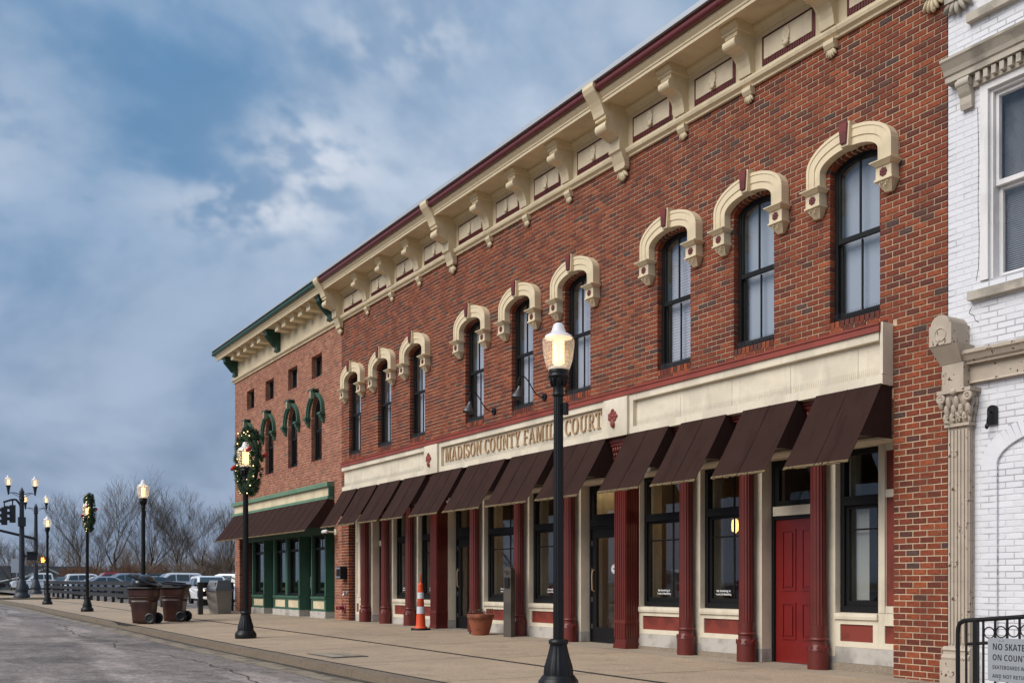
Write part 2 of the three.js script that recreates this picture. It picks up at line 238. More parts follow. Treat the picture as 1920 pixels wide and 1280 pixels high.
{ // kerb stones and gutter pan; the kerb dips at x -28
  const kb = struct('kerb', B(-64.9, 2.5, -0.5, -0.32, KZ + 0.02, KZ + 0.14), mJoint);
  const top = (x) => G(x, KZ) - 0.085 * sst(1.5, 0.6, Math.abs(x + 29.2));
  for (let x = 2.4, k = 0; x > -64; x -= 3.05, k++) {
    const n = 4, w = 3.045 / n; const gs = [];
    for (let q = 0; q < n; q++) { const a = x - 3.045 + q * w, g = new THREE.BoxGeometry(w, 0.3, 0.16, 1, 1, 1).translate(a + w / 2, 0, KZ + 0.08), p = g.attributes.position; for (let i = 0; i < p.count; i++) { const X = p.getX(i), up = p.getY(i) > 0, fr = p.getZ(i) > KZ + 0.08; p.setY(i, top(X) - (up ? (fr ? 0.012 : 0) : 0.34)); if (up && fr) p.setZ(i, KZ + 0.145); } g.computeVertexNormals(); gs.push(g); }
    mesh('kerb_stone', gs, mKerb, kb);
  }
  struct('gutter', sheet(range(2.4, -65, 70), [KZ + 0.155, KZ + 0.62], (x, z) => roadY(x, z) + 0.004), mGutterPan);
  // damp silt caught at the foot of the kerb
  { const p = [], ix = [], n = 420; for (let i = 0; i <= n; i++) { const x = 2 - 66 * i / n, w = 0.03 + 0.16 * Math.pow(fbm(i * 0.11, 0.5, 64, 4, 7), 1.6); p.push(x, roadY(x, KZ + 0.16) + 0.011, KZ + 0.152, x, roadY(x, KZ + 0.16 + w) + 0.0065, KZ + 0.156 + w); if (i < n) ix.push(2 * i, 2 * i + 2, 2 * i + 1, 2 * i + 1, 2 * i + 2, 2 * i + 3); } const g = new THREE.BufferGeometry(); g.setAttribute('position', new THREE.Float32BufferAttribute(p, 3)); g.setIndex(ix); g.computeVertexNormals(); tag(mesh('gutter_silt', g, phy([0.055, 0.046, 0.038], 0.45, { map: tDirt })), 'dark damp silt along the foot of the kerb', 'silt', null, 'stuff'); }
  const curve = (cx, cz, r, a0, a1) => { const s = new THREE.Shape(); s.absarc(0, 0, r, a0, a1, false); s.absarc(0, 0, r - 0.16, a1, a0, true); return new THREE.ExtrudeGeometry(s, { depth: 0.3, bevelEnabled: false, curveSegments: 10 }).rotateX(Math.PI / 2).translate(cx, G(cx, 4) + 0.0, cz); };
  mesh('kerb_corner', curve(-64.7, KZ - 1.34, 1.5, Math.PI / 2, Math.PI), mKerb, kb);
  mesh('kerb_corner', curve(-75.0, KZ - 1.34, 1.5, 0, Math.PI / 2), mKerb, kb);
}
// the far side of the street: pavement and lawn that the shop windows mirror
struct('opposite_pavement', slab(-90, 10, 17.3, 19.6, () => -0.03, 0.4), mWalk2);
// a cast cover let into the pavement
{
  const x = -15.25, z = 4.75, t = thing('utility_cover', 'rectangular pale concrete utility cover set in the pavement by the kerb', 'utility cover', [x, G(x, z), z]); t.rotation.z = 0.003;
  lmesh('lid', B(-0.52, 0.52, -0.02, 0.012, -0.26, 0.26), std([0.42, 0.40, 0.36], 0.85, { map: tKerb }), t);
  lmesh('rim', [B(-0.56, 0.56, -0.02, 0.008, -0.30, -0.265), B(-0.56, 0.56, -0.02, 0.008, 0.265, 0.30), B(-0.56, -0.525, -0.02, 0.008, -0.262, 0.262), B(0.525, 0.56, -0.02, 0.008, -0.262, 0.262)], std([0.09, 0.08, 0.07], 0.8), t);
}
// ---------------------------------------------------------------- brickwork
// four slightly different worn bricks, unit size, front face chamfered
const brickGeo = [0, 1, 2, 3].map((v) => {
  const j = () => (hash(v, Math.floor(rnd() * 1e6), 3) - 0.5), p = [], c = [[-0.5, -0.5], [0.5, -0.5], [0.5, 0.5], [-0.5, 0.5]];
  const f = c.map(([x, y]) => [x * (0.955 + 0.03 * j()) + 0.012 * j(), y * (0.86 + 0.1 * j()) + 0.03 * j(), 0.5]), m = c.map(([x, y]) => [x, y, 0.44]), b = c.map(([x, y]) => [x, y, -0.5]);
  const quad = (a, d, e, g) => p.push(...a, ...d, ...e, ...a, ...e, ...g);
  quad(...f); for (let i = 0; i < 4; i++) { const k = (i + 1) % 4; quad(m[i], m[k], f[k], f[i]); quad(b[i], b[k], m[k], m[i]); }
  const g = new THREE.BufferGeometry(); g.setAttribute('position', new THREE.Float32BufferAttribute(p, 3)); g.computeVertexNormals();
  const q = muv(g.scale(0.2, 0.07, 0.1)); const u = q.attributes.uv; for (let i = 0; i < u.count; i++) u.setXY(i, u.getX(i) + v * 0.23, u.getY(i) + v * 0.31);
  return q.scale(1 / 0.2, 1 / 0.07, 1 / 0.1);
});
// tones: [linear colour, share]
const redTones = [[[0.31, 0.066, 0.023], 5], [[0.35, 0.08, 0.026], 4], [[0.27, 0.056, 0.021], 5], [[0.22, 0.047, 0.021], 3.2], [[0.40, 0.10, 0.033], 1.5], [[0.17, 0.043, 0.024], 1.9], [[0.14, 0.053, 0.035], 0.8], [[0.12, 0.064, 0.052], 0.4]];
const paleTones = [[[0.50, 0.195, 0.115], 4], [[0.54, 0.225, 0.135], 4], [[0.46, 0.175, 0.105], 4], [[0.41, 0.15, 0.092], 3], [[0.58, 0.26, 0.16], 2], [[0.36, 0.15, 0.10], 1.2], [[0.32, 0.17, 0.125], 0.5]];
const whiteTones = [[[0.68, 0.68, 0.72], 3], [[0.67, 0.67, 0.71], 2], [[0.69, 0.69, 0.725], 2]];
const toneMats = new Map();
function pick(tones, r) { let s = tones.reduce((a, t) => a + t[1], 0) * r; for (const t of tones) if ((s -= t[1]) < 0) return t; return tones[0]; }
function layBricks(root, { x0, x1, y0, y1, z = 0, course = 0.0793, len = 0.2008, joint = 0.0122, depth = 0.1, blocked, tones, extra = [], near = 300, rough = 0.85, map = tBrick, bump = 0.004, name = 'brick', proud = 0.0018 }) {
  const list = [...extra], rows = Math.round((y1 - y0) / course);
  for (let r = 0; r < rows; r++) {
    const ya = y0 + r * course, yc = ya + course / 2; let cuts = blocked ? blocked(yc).filter(([a, b]) => b > x0 && a < x1).sort((a, b) => a[0] - b[0]) : [];
    let at = x0; const spans = [];
    for (const [a, b] of cuts) { if (a > at) spans.push([at, a]); at = Math.max(at, b); } if (at < x1) spans.push([at, x1]);
    for (const [a, b] of spans) {
      const off = (r % 2) * len / 2; let k = Math.floor((a - x0 - off) / len);
      const cuts2 = []; for (; ; k++) { const p = x0 + off + k * len; if (p >= b - 0.055) break; if (p > a + 0.055) cuts2.push(p); }
      let s0 = a; for (const c of [...cuts2, b]) { const pe = s0 === a ? a : s0 + joint / 2, qe = c === b ? b : c - joint / 2; if (qe > pe) list.push([(pe + qe) / 2, yc, qe - pe, course - joint, 0]); s0 = c; }
    }
  }
  const cam = camera.position; list.forEach((b) => { b.d = Math.hypot(b[0] - cam.x, b[1] - cam.y, cam.z); b.v = Math.floor(rnd() * 4); b.t = b.tone ?? pick(tones, rnd()); b.g = map === tBrick ? rr(0.86, 1.12) : rr(0.97, 1.02); });
  list.sort((a, b) => a.d - b.d);
  const M = new THREE.Matrix4(), Q = new THREE.Quaternion(), mat = std([1, 1, 1], rough, { map, bumpMap: tGrain, bumpScale: bump });
  const pose = (b) => [V(b[0], b[1], z - depth / 2 + (rnd() - 0.35) * proud), Q.setFromAxisAngle(V(0, 0, 1), b[4] + (rnd() - 0.5) * 0.012).clone(), V(b[2], b[3], depth)];
  list.slice(0, near).forEach((b) => {
    if (!toneMats.has(b.t)) toneMats.set(b.t, (map === tBrick ? [0.9, 1.08] : [0.985, 1.01]).map((s) => std(b.t[0].map((c) => c * s), rough, { map, bumpMap: tGrain, bumpScale: bump })));
    const m = new THREE.Mesh(brickGeo[b.v], toneMats.get(b.t)[b.g > 0.98 ? 1 : 0]), [p, q, s] = pose(b); m.name = name; m.position.copy(p).sub(root.position); m.quaternion.copy(q); m.scale.copy(s); m.castShadow = m.receiveShadow = true; root.add(m);
  });
  const rest = list.slice(near);
  for (let v = 0; v < 4; v++) {
    const l = rest.filter((b) => b.v === v); if (!l.length) continue;
    const im = new THREE.InstancedMesh(brickGeo[v], mat, l.length); im.name = name + 'work'; im.userData.kind = 'stuff'; im.position.copy(root.position).negate(); im.castShadow = im.receiveShadow = true;
    l.forEach((b, i) => { const [p, q, s] = pose(b); im.setMatrixAt(i, M.compose(p, q, s)); im.setColorAt(i, lin(...b.t[0].map((c) => c * b.g))); });
    root.add(im);
  }
}
const archPts = (hw, y0, ys, ri, n = 18, cx = 0) => { const p = [[cx - hw, y0]]; for (let i = 0; i <= n; i++) { const a = Math.PI - Math.PI * i / n; p.push([cx + hw * Math.cos(a), ys + ri * Math.sin(a)]); } p.push([cx + hw, y0]); return p; };
const archRing = (o, i, n = 18) => [...archPts(...o, n), ...archPts(...i, n).reverse()];
const path = (pts) => { const s = new THREE.Path(); pts.forEach(([x, y], i) => (i ? s.lineTo(x, y) : s.moveTo(x, y))); s.closePath(); return s; };
const rosette = (r, t) => { const g = []; for (let k = 0; k < 7; k++) g.push(new THREE.IcosahedronGeometry(r * 0.42, 1).scale(1, 1, t).translate(Math.cos(k * 0.8976) * r * 0.66, Math.sin(k * 0.8976) * r * 0.66, 0)); g.push(new THREE.IcosahedronGeometry(r * 0.42, 1).scale(1, 1, t * 1.6)); return g; };
const frustum = (w0, d0, w1, d1, y0, y1, z0 = 0) => { const g = new THREE.BoxGeometry(1, y1 - y0, 1).translate(0, (y0 + y1) / 2, 0), p = g.attributes.position; for (let i = 0; i < p.count; i++) { const up = p.getY(i) > (y0 + y1) / 2; p.setX(i, p.getX(i) * (up ? w1 : w0)); p.setZ(i, z0 + (p.getZ(i) + 0.5) * (up ? d1 : d0)); } g.computeVertexNormals(); return g; };

const mPanel = std([0.73, 0.63, 0.475], 0.55, { map: tPaint });
// ---------------------------------------------------------------- the red brick court building
const XL = -26.68, XR = -7.62, SX0 = -26.18, SX1 = -8.39;
const court = thing('brick_building', 'long red brick two-storey building with cream cornice, arched windows and brown awnings', 'building', [-17.15, 0, 0]);
const WX = [-25.74, -23.82, -21.93, -19.15, -17.21, -15.3, -12.61, -10.83, -9.0], HW = 0.405, SILL = 4.57, SPR = 6.56, RISE = 0.19;
{
  const hole = (cx) => path(archPts(HW + 0.008, SILL - 0.08, SPR, RISE + 0.008, 18, cx));
  mesh('wall', PZ([[XL, 3.4], [XR, 3.4], [XR, 8.42], [XL, 8.42]], -0.3, -0.009, WX.map(hole)), mMortar, court);
  mesh('pier_core', [B(XL + 0.004, SX0 - 0.009, -0.2, 3.398, -0.55, -0.0065)], mMortar, court);
  mesh('pier_core', [B(SX1 + 0.009, XR - 0.002, -0.3, 3.398, -0.55, -0.0065)], mMortar, court);
  const blocked = (y) => {
    if (y < 3.5) return [[SX0, SX1]];
    if (y > 3.6 && y < 4.25) return [[-26.1, -8.5]];
    const o = [];
    for (const cx of WX) {
      if (y > SILL - 0.1 && y < SPR) o.push([cx - HW, cx + HW]);
      else if (y >= SPR && y < 7.0) { const t = (y - SPR) / 0.44, hw = 0.63 * Math.sqrt(Math.max(0, 1 - t * t)); if (hw > 0.02) o.push([cx - hw, cx + hw]); }
    }
    if (y > 4.34 && y < 4.43) o.push([XL, SX1 + 0.05]);
    return o;
  };
  const extra = [], dark = redTones.slice(3, 7);
  for (let x = XL + 0.04; x < SX1; x += 0.0795) { const b = [x, 4.385, 0.069, 0.088, 0]; b.tone = dark[Math.floor(rnd() * 4)]; extra.push(b); }         // rowlock course over the fascia
  for (const cx of WX) for (let k = 0; k < 10; k++) { const b = [cx - HW + 0.041 + k * 0.081, SILL - 0.052, 0.07, 0.1, 0]; b.tone = dark[Math.floor(rnd() * 4)]; extra.push(b); }   // rowlock sills
  for (const cx of WX) for (let k = 0; k < 15; k++) {                                                                                                  // brick arches
    const a = Math.PI * (k + 0.5) / 15, ca = Math.cos(a), sa = Math.sin(a), nx = ca / 0.46, ny = sa / 0.27, l = Math.hypot(nx, ny);
    extra.push([cx + (HW + 0.052) * ca, SPR + (RISE + 0.052) * sa, 0.1, 0.058, Math.atan2(ny / l, nx / l)]);
  }
  layBricks(court, { x0: XL, x1: XR, y0: -0.2, y1: 8.4, blocked, tones: redTones, extra });
  // inner face of the left pier: courses seen from the side
  const ret = []; for (let r = 0; r < 45; r++) { const y = -0.2 + (r + 0.5) * 0.0793; ret.push(B(SX0 - 0.1, SX0, y - 0.034, y + 0.034, r % 2 ? -0.2 : -0.105, -0.101 + (r % 2 ? 0 : 0.0))); if (!(r % 2)) ret.push(B(SX0 - 0.1, SX0, y - 0.034, y + 0.034, -0.3, -0.115)); }
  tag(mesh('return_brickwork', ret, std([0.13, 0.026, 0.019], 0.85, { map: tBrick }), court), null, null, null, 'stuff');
  // body of the building behind the front: side, back, floors, roof, rooms
  mesh('side_wall', B(XR - 0.3, XR - 0.004, -0.3, 8.4, -13, -0.56), mMortar, court);
  mesh('side_wall', B(XL + 0.004, XL + 0.3, -0.3, 8.4, -13, -0.56), mMortar, court);
  mesh('back_wall', B(XL, XR, -0.3, 8.4, -13.3, -13.004), mMortar, court);
  mesh('interior_floor', B(XL + 0.3, XR - 0.3, -0.2, 0.02, -12.9, -0.56), std([0.10, 0.08, 0.065], 0.7), court);
  mesh('ceiling', B(XL + 0.3, XR - 0.3, 3.3, 3.39, -12.9, -0.32), mWallIn, court);
  mesh('interior_wall', B(XL + 0.3, XR - 0.3, 0.02, 3.3, -5.2, -5), std([0.16, 0.075, 0.055], 0.9, { map: tPaint }), court);
  for (const x of [-22.9, -16.6, -11.05]) mesh('partition_wall', B(x - 0.08, x + 0.08, 0.02, 3.298, -4.99, -0.8), mWallIn, court);
  mesh('upper_room_wall', B(XL + 0.3, XR - 0.3, 3.5, 8.1, -4.3, -4.2), mDarkIn, court);
  mesh('roof', PX([[-13.3, 9.8], [0.5, 9.33], [0.5, 9.25], [-13.3, 8.5]], XL, XR), mRoofMetal, court);
}
{ // one upper window, cloned nine times: frame > sashes, muntins, panes, blind, bird spikes
  const w = lmesh('upper_window', [PZ(archRing([HW - 0.003, 0.002, SPR - SILL, RISE - 0.003], [HW - 0.05, 0.05, SPR - SILL, RISE - 0.045]), -0.18, -0.1), B(-HW + 0.003, HW - 0.003, 0.002, 0.06, -0.18, -0.085)], mBlack);
  const h = SPR - SILL, mid = 1.08;
  lmesh('upper_sash', [PZ(archRing([HW - 0.052, mid, h, RISE - 0.047], [HW - 0.088, mid + 0.04, h, RISE - 0.08]), -0.145, -0.11), B(-HW + 0.06, HW - 0.06, mid - 0.02, mid + 0.045, -0.15, -0.1)], mBlack, w);
  lmesh('muntin', B(-0.01, 0.01, mid + 0.045, h + RISE - 0.075, -0.142, -0.115), mBlack, w);
  lmesh('upper_pane', PZ(archPts(HW - 0.085, mid + 0.035, h, RISE - 0.077), -0.13, -0.126), mGlass, w);
  lmesh('lower_sash', [B(-HW + 0.052, -HW + 0.09, 0.062, mid - 0.022, -0.178, -0.152), B(HW - 0.09, HW - 0.052, 0.062, mid - 0.022, -0.178, -0.152), B(-HW + 0.09, HW - 0.09, 0.062, 0.12, -0.178, -0.152)], mBlack, w);
  lmesh('muntin', B(-0.01, 0.01, 0.12, mid - 0.022, -0.177, -0.154), mBlack, w);
  lmesh('lower_pane', B(-HW + 0.087, HW - 0.087, 0.115, mid - 0.02, -0.168, -0.164), mGlass, w);
  const sl = []; for (let y = 0.1; y < h + 0.12; y += 0.046) sl.push(new THREE.BoxGeometry(HW * 2 - 0.1, 0.003, 0.052).rotateX(1.42).translate(0.04, y, -0.25));
  lmesh('blind', sl, mBlind, w);
  lmesh('jamb_liner', [B(-HW - 0.02, -HW + 0.04, 0.02, h, -0.42, -0.182), B(HW - 0.04, HW + 0.02, 0.02, h, -0.42, -0.182)], mLiner, w);
  const sp = []; for (let x = -HW + 0.02; x < HW; x += 0.028) { sp.push(rod([x, 0, -0.045], [x + 0.02, 0.11, -0.02], 0.0022, 4)); sp.push(rod([x, 0, -0.045], [x - 0.015, 0.1, -0.065], 0.0022, 4)); }
  tag(lmesh('bird_spikes', sp, std([0.08, 0.08, 0.09], 0.5, { metalness: 0.5 }), w), null, null, null, 'stuff');
  // hood mould: stepped bands, keystone, two corbels with flowers
  const H0 = 6.385, hood = lmesh('window_hood', [
    PZ(archRing([0.69, H0, 6.67, 0.365], [0.65, H0, 6.66, 0.332]), 0, 0.148), PZ(archRing([0.65, H0, 6.66, 0.332], [0.56, H0, 6.63, 0.258]), 0, 0.139),
    PZ(archRing([0.56, H0, 6.63, 0.258], [0.472, H0, 6.6, 0.188]), 0, 0.126)].map((g) => g.translate(0, -SILL, 0)), mTrim);
  const key = lmesh('keystone', PZ([[-0.085, 7.085], [0.085, 7.085], [0.06, 6.775], [-0.06, 6.775]], 0, 0.195).translate(0, -SILL, 0), mTrim, hood);
  lmesh('keystone_face', PZ([[-0.072, 7.075], [0.06, 7.075], [0.038, 6.81], [-0.048, 6.81]], 0.195, 0.225).translate(0, -SILL, 0), mKey, hood);
  for (const s of [-1, 1]) {
    const X = (g) => g.translate(s * 0.578, -SILL, 0);
    lmesh('corbel', [X(frustum(0.2, 0.165, 0.32, 0.22, 6.335, 6.385)), X(B(-0.165, 0.165, 6.385, 6.4, 0, 0.225)), X(B(-0.118, 0.118, 6.18, 6.335, 0, 0.15)), X(B(-0.135, 0.135, 6.155, 6.18, 0, 0.165)), X(frustum(0.1, 0.05, 0.24, 0.145, 6.03, 6.155))], mTrim, hood);
    lmesh('corbel_flower', rosette(0.055, 0.35).map((g) => g.translate(s * 0.578, 6.257 - SILL, 0.155)), mMaroon, hood);
    lmesh('corbel_leaf', [-0.045, 0, 0.045].map((d) => new THREE.TorusGeometry(0.018, 0.005, 5, 10, 4).translate(s * 0.578 + d, 6.12 - SILL - (d ? 0 : 0.03), 0.142 - (d ? 0 : 0.02))), mTrim, hood);
  }
  const shade = lmesh('roller_shade', B(-HW + 0.05, HW - 0.02, 0.09, h + 0.16, -0.252, -0.247), std([0.31, 0.35, 0.42], 0.9));
  WX.forEach((x, i) => { const c = put(w, court, x, SILL, 0); if (i > 6) { c.remove(c.children.find((o) => o.name === 'blind')); c.add(shade.clone()); } put(hood, court, x, SILL, 0); });
}
{ // cornice
  const oy = 8.36;
  const runs = [XL + 0.02, -24.9, -22.4, -19.95, -17.5, -15.05, -12.6, -10.9, -9.2, XR]; for (let i = 0; i + 1 < runs.length; i++) mesh('bed_moulding', PX([[0, oy], [0.045, oy], [0.05, oy + 0.03], [0.1, oy + 0.06], [0.115, oy + 0.1], [0.115, oy + 0.13], [0.085, oy + 0.15], [0, oy + 0.15]], runs[i] + 0.002, runs[i + 1] - 0.002), mTrim, court);
  mesh('frieze_board', B(XL + 0.02, XR, oy + 0.15, 9.24, 0, 0.04), mTrim, court);
  mesh('soffit', B(XL + 0.02, XR, 9.2, 9.25, 0.04, 0.6), mTrim, court);
  mesh('soffit_moulding', PX([[0.04, 9.05], [0.06, 9.05], [0.075, 9.1], [0.12, 9.15], [0.12, 9.2], [0.04, 9.2]], XL + 0.02, XR), mTrim, court);
  for (let i = 0; i + 1 < runs.length; i++) mesh('cornice_fascia', PX([[0.55, 9.2], [0.55, 9.15], [0.6, 9.15], [0.6, 9.2], [0.615, 9.205], [0.615, 9.235], [0.66, 9.28], [0.675, 9.315], [0.5, 9.315], [0.5, 9.25]], runs[i] + 0.0015, runs[i + 1] - 0.0015), mTrim, court);
  const arc = range(-1.2, 1.2, 10).map((a) => [0.70 + 0.06 * Math.cos(a), 9.38 + 0.065 * Math.sin(a)]);
  const lens = [XL + 0.02, -23.2, -19.9, -16.9, -13.75, -10.8, XR];
  for (let i = 0; i + 1 < lens.length; i++) mesh('gutter', PX([[0.5, 9.318], [0.68, 9.318], ...arc, [0.75, 9.465], [0.5, 9.465]], lens[i] + (i ? 0.002 : 0), lens[i + 1] - 0.002), mGutter, court);
  mesh('roof_edge', PX([[0.45, 9.467], [0.79, 9.467], [0.79, 9.545], [-0.6, 9.7], [-0.6, 9.6], [0.45, 9.5]], XL + 0.02, XR), mRoofMetal, court);
  // small scroll bracket with its cap and a shell drop below the moulding
  const scroll = [[0.04, 9.06], [0.4, 9.06], [0.4, 9.0], [0.36, 8.985]]; for (let k = 0; k <= 8; k++) { const a = 1.9 - k * 0.42; scroll.push([0.385 + 0.075 * Math.cos(a), 8.905 + 0.075 * Math.sin(a)]); }
  scroll.push([0.31, 8.83], [0.24, 8.79], [0.18, 8.72], [0.145, 8.63], [0.13, 8.51], [0.04, 8.51]);
  const sb = lmesh('small_bracket', [PX(scroll, -0.125, 0.125)], mTrim);
  lmesh('bracket_cap', [PX([[0.04, 9.06], [0.43, 9.06], [0.43, 9.11], [0.48, 9.16], [0.48, 9.2], [0.04, 9.2]], -0.165, 0.165)], mTrim, sb);
  lmesh('shell_drop', [PX([[0, 8.36], [0.1, 8.36], [0.105, 8.3], [0.07, 8.25], [0, 8.25]], -0.085, 0.085), ...[-2, -1, 0, 1, 2].map((k) => new THREE.SphereGeometry(0.03, 7, 5).scale(0.62, 2.3, 1.1).rotateZ(k * 0.22).translate(k * 0.026, 8.195 + Math.abs(k) * 0.012, 0.035))], mTrim, sb);
  for (const x of [-24.81, -23.28, -21.74, -18.43, -16.97, -15.51, -12.33, -10.88, -9.35]) put(sb, court, x, 0, 0);
  // large bracket that runs from the gutter to below the moulding
  const bigp = [[0.02, 9.46], [0.80, 9.468], [0.805, 9.40], [0.77, 9.33], [0.72, 9.27], [0.665, 9.2], [0.62, 9.13], [0.585, 9.06], [0.56, 8.985], [0.53, 8.975], [0.53, 8.93], [0.47, 8.925], [0.45, 8.905]];
  for (let k = 0; k <= 8; k++) { const a = 1.5 - k * 0.36; bigp.push([0.455 + 0.085 * Math.cos(a), 8.81 + 0.09 * Math.sin(a)]); }
  bigp.push([0.36, 8.71], [0.3, 8.675], [0.24, 8.66], [0.24, 8.46], [0.2, 8.44], [0.17, 8.36], [0.13, 8.27], [0.12, 8.2], [0.02, 8.2]);
  const bb = lmesh('large_bracket', [PX(bigp, -0.15, 0.15)], mTrim);
  lmesh('leaf_drop', [B(-0.13, 0.13, 8.18, 8.2, 0, 0.125), ...[-2, -1, 0, 1, 2].map((k) => new THREE.SphereGeometry(0.045, 8, 6).scale(0.6, 2, 1).rotateZ(k * 0.3).translate(k * 0.042, 8.12 - (2 - Math.abs(k)) * 0.02, 0.05)), new THREE.SphereGeometry(0.035, 8, 6).translate(0, 8.035, 0.04)], mTrim, bb);
  for (const x of [-26.66, -20.05, -13.88, -7.78]) put(bb, court, x, 0, 0);
  // raised panels between brackets: maroon ground, cream pyramid, ornament
  const bx = [-26.66, -24.81, -23.28, -21.74, -20.05, -18.43, -16.97, -15.51, -13.88, -12.33, -10.88, -9.35, -7.78];
  const orn = [...rosette(0.062, 0.3).map((g) => g.scale(0.8, 1.25, 1)), new THREE.SphereGeometry(0.028, 8, 6).scale(1.4, 1, 0.8).translate(0, -0.085, 0)];
  for (let i = 0; i + 1 < bx.length; i++) {
    const c = (bx[i] + bx[i + 1]) / 2, hw = (bx[i + 1] - bx[i]) / 2 - 0.27, y0 = 8.56, y1 = 8.98;
    const p = mesh('frieze_panel', [B(c - hw, c + hw, y0, y1, 0.04, 0.047)], mMaroon, court);
    const rid = []; for (let x = c - hw + 0.02; x < c + hw; x += 0.045) rid.push(B(x, x + 0.02, y0 + 0.004, y0 + 0.075, 0.047, 0.056)); mesh('reeding', rid, mMaroon, p);
    const g = new THREE.CylinderGeometry(0.0001, 1, 0.03, 4, 1).rotateY(Math.PI / 4).rotateX(Math.PI / 2).scale((hw - 0.055) * Math.SQRT2, 0.145 * Math.SQRT2, 1).translate(c, (y0 + 0.08 + y1 - 0.042) / 2, 0.075);
    mesh('raised_panel', [B(c - hw + 0.05, c + hw - 0.05, y0 + 0.08, y1 - 0.042, 0.047, 0.062), g], mPanel, p);
    mesh('panel_ornament', orn.map((o) => o.clone().scale(1.55, 1.35, 1).translate(c, (y0 + y1) / 2 + 0.025, 0.096)), mPanel, p);
  }
}
{ // shop fascia: red weathering, cream mouldings, panels, pyramid blocks, letters, spikes
  mesh('fascia_weathering', PX([[0, 4.345], [0.235, 4.335], [0.235, 4.235], [0, 4.235]], SX0, SX1 - 0.035), mRedBand, court);
  mesh('weathering_cap', PX([[0, 4.352], [0.25, 4.34], [0.25, 4.318], [0.236, 4.318], [0.236, 4.336], [0, 4.346]], SX0, SX1 - 0.03), mRedBand, court);
  mesh('fascia_moulding', PX([[0, 4.235], [0.205, 4.233], [0.205, 4.125], [0.19, 4.12], [0, 4.12]], SX0, SX1 - 0.06), mCream, court);
  mesh('fascia_ledge', PX([[0, 3.69], [0.135, 3.69], [0.205, 3.682], [0.205, 3.56], [0, 3.56]], SX0 + 0.02, SX1 - 0.002), mCream, court);
  mesh('fascia_end', [B(SX1 - 0.045, SX1 - 0.002, 3.692, 4.345, 0, 0.2)], mCream, court);
  mesh('fascia_core', B(SX0 + 0.02, SX1 - 0.05, 3.5, 4.23, -0.2, 0.1), mPilaster, court);
  let x = SX0 + 0.03; while (x < SX1 - 0.1) { const e = Math.min(x + 1.155, SX1 - 0.048); mesh('fascia_panel', B(x, e - 0.006, 3.692, 4.118, 0.1, 0.132), mCream, court); x = e; }
  for (const cx of [-20.74, -13.83]) {
    const b = mesh('pyramid_block', [B(cx - 0.325, cx + 0.325, 3.56, 4.215, 0.1, 0.255), new THREE.CylinderGeometry(0.0001, 1, 0.07, 4, 1).rotateY(Math.PI / 4).rotateX(Math.PI / 2).scale(0.325 * Math.SQRT2, 0.327 * Math.SQRT2, 1).translate(cx, 3.8875, 0.29)], mCream, court);
    mesh('mask_ornament', [...rosette(0.085, 0.5).map((g) => g.scale(1.45, 1.15, 1).translate(cx, 3.9, 0.31)), new THREE.SphereGeometry(0.045, 8, 6).scale(1.3, 1.6, 0.8).translate(cx, 3.78, 0.305), new THREE.SphereGeometry(0.035, 8, 6).translate(cx, 4.0, 0.305)], mRedBand, b);
    for (const s of [-1, 1]) mesh('block_stile', B(cx + s * 0.38 - 0.05, cx + s * 0.38 + 0.05, 3.562, 4.232, 0.1, 0.2055), mCream, b);
  }
  const sp = []; for (let q = SX0 + 0.1; q < SX1 - 0.1; q += 0.032) { if (Math.abs(q + 20.74) < 0.42 || Math.abs(q + 13.83) < 0.42) continue; sp.push(rod([q, 3.685, 0.17], [q + 0.012, 3.785, 0.20], 0.0018, 3)); sp.push(rod([q + 0.016, 3.685, 0.165], [q + 0.004, 3.775, 0.145], 0.0018, 3)); }
  tag(mesh('bird_spikes', sp, mWire, court), null, null, null, 'stuff');
  const font = await new FontLoader().loadAsync('fonts/droid/droid_serif_regular.typeface.json');
  const words = 'MADISON COUNTY FAMILY COURT', X0 = -20.22, X1 = -14.32; let w = 0; const adv = [...words].map((c) => { const a = font.data.glyphs[c].ha / font.data.resolution; const at = w; w += a + 0.05; return at; });
  const board = mesh('sign_board', B(-20.3, -14.24, 3.70, 4.11, 0.132, 0.138), mCream, court), k = (X1 - X0) / w;
  [...words].forEach((c, i) => { if (c !== ' ') mesh('letter', new TextGeometry(c, { font, size: 0.295, depth: 0.024, bevelEnabled: false, curveSegments: 5 }).scale(k / 0.295 * 0.98, 1, 1).translate(X0 + adv[i] * k, 3.785, 0.145), mGold, board); });
}
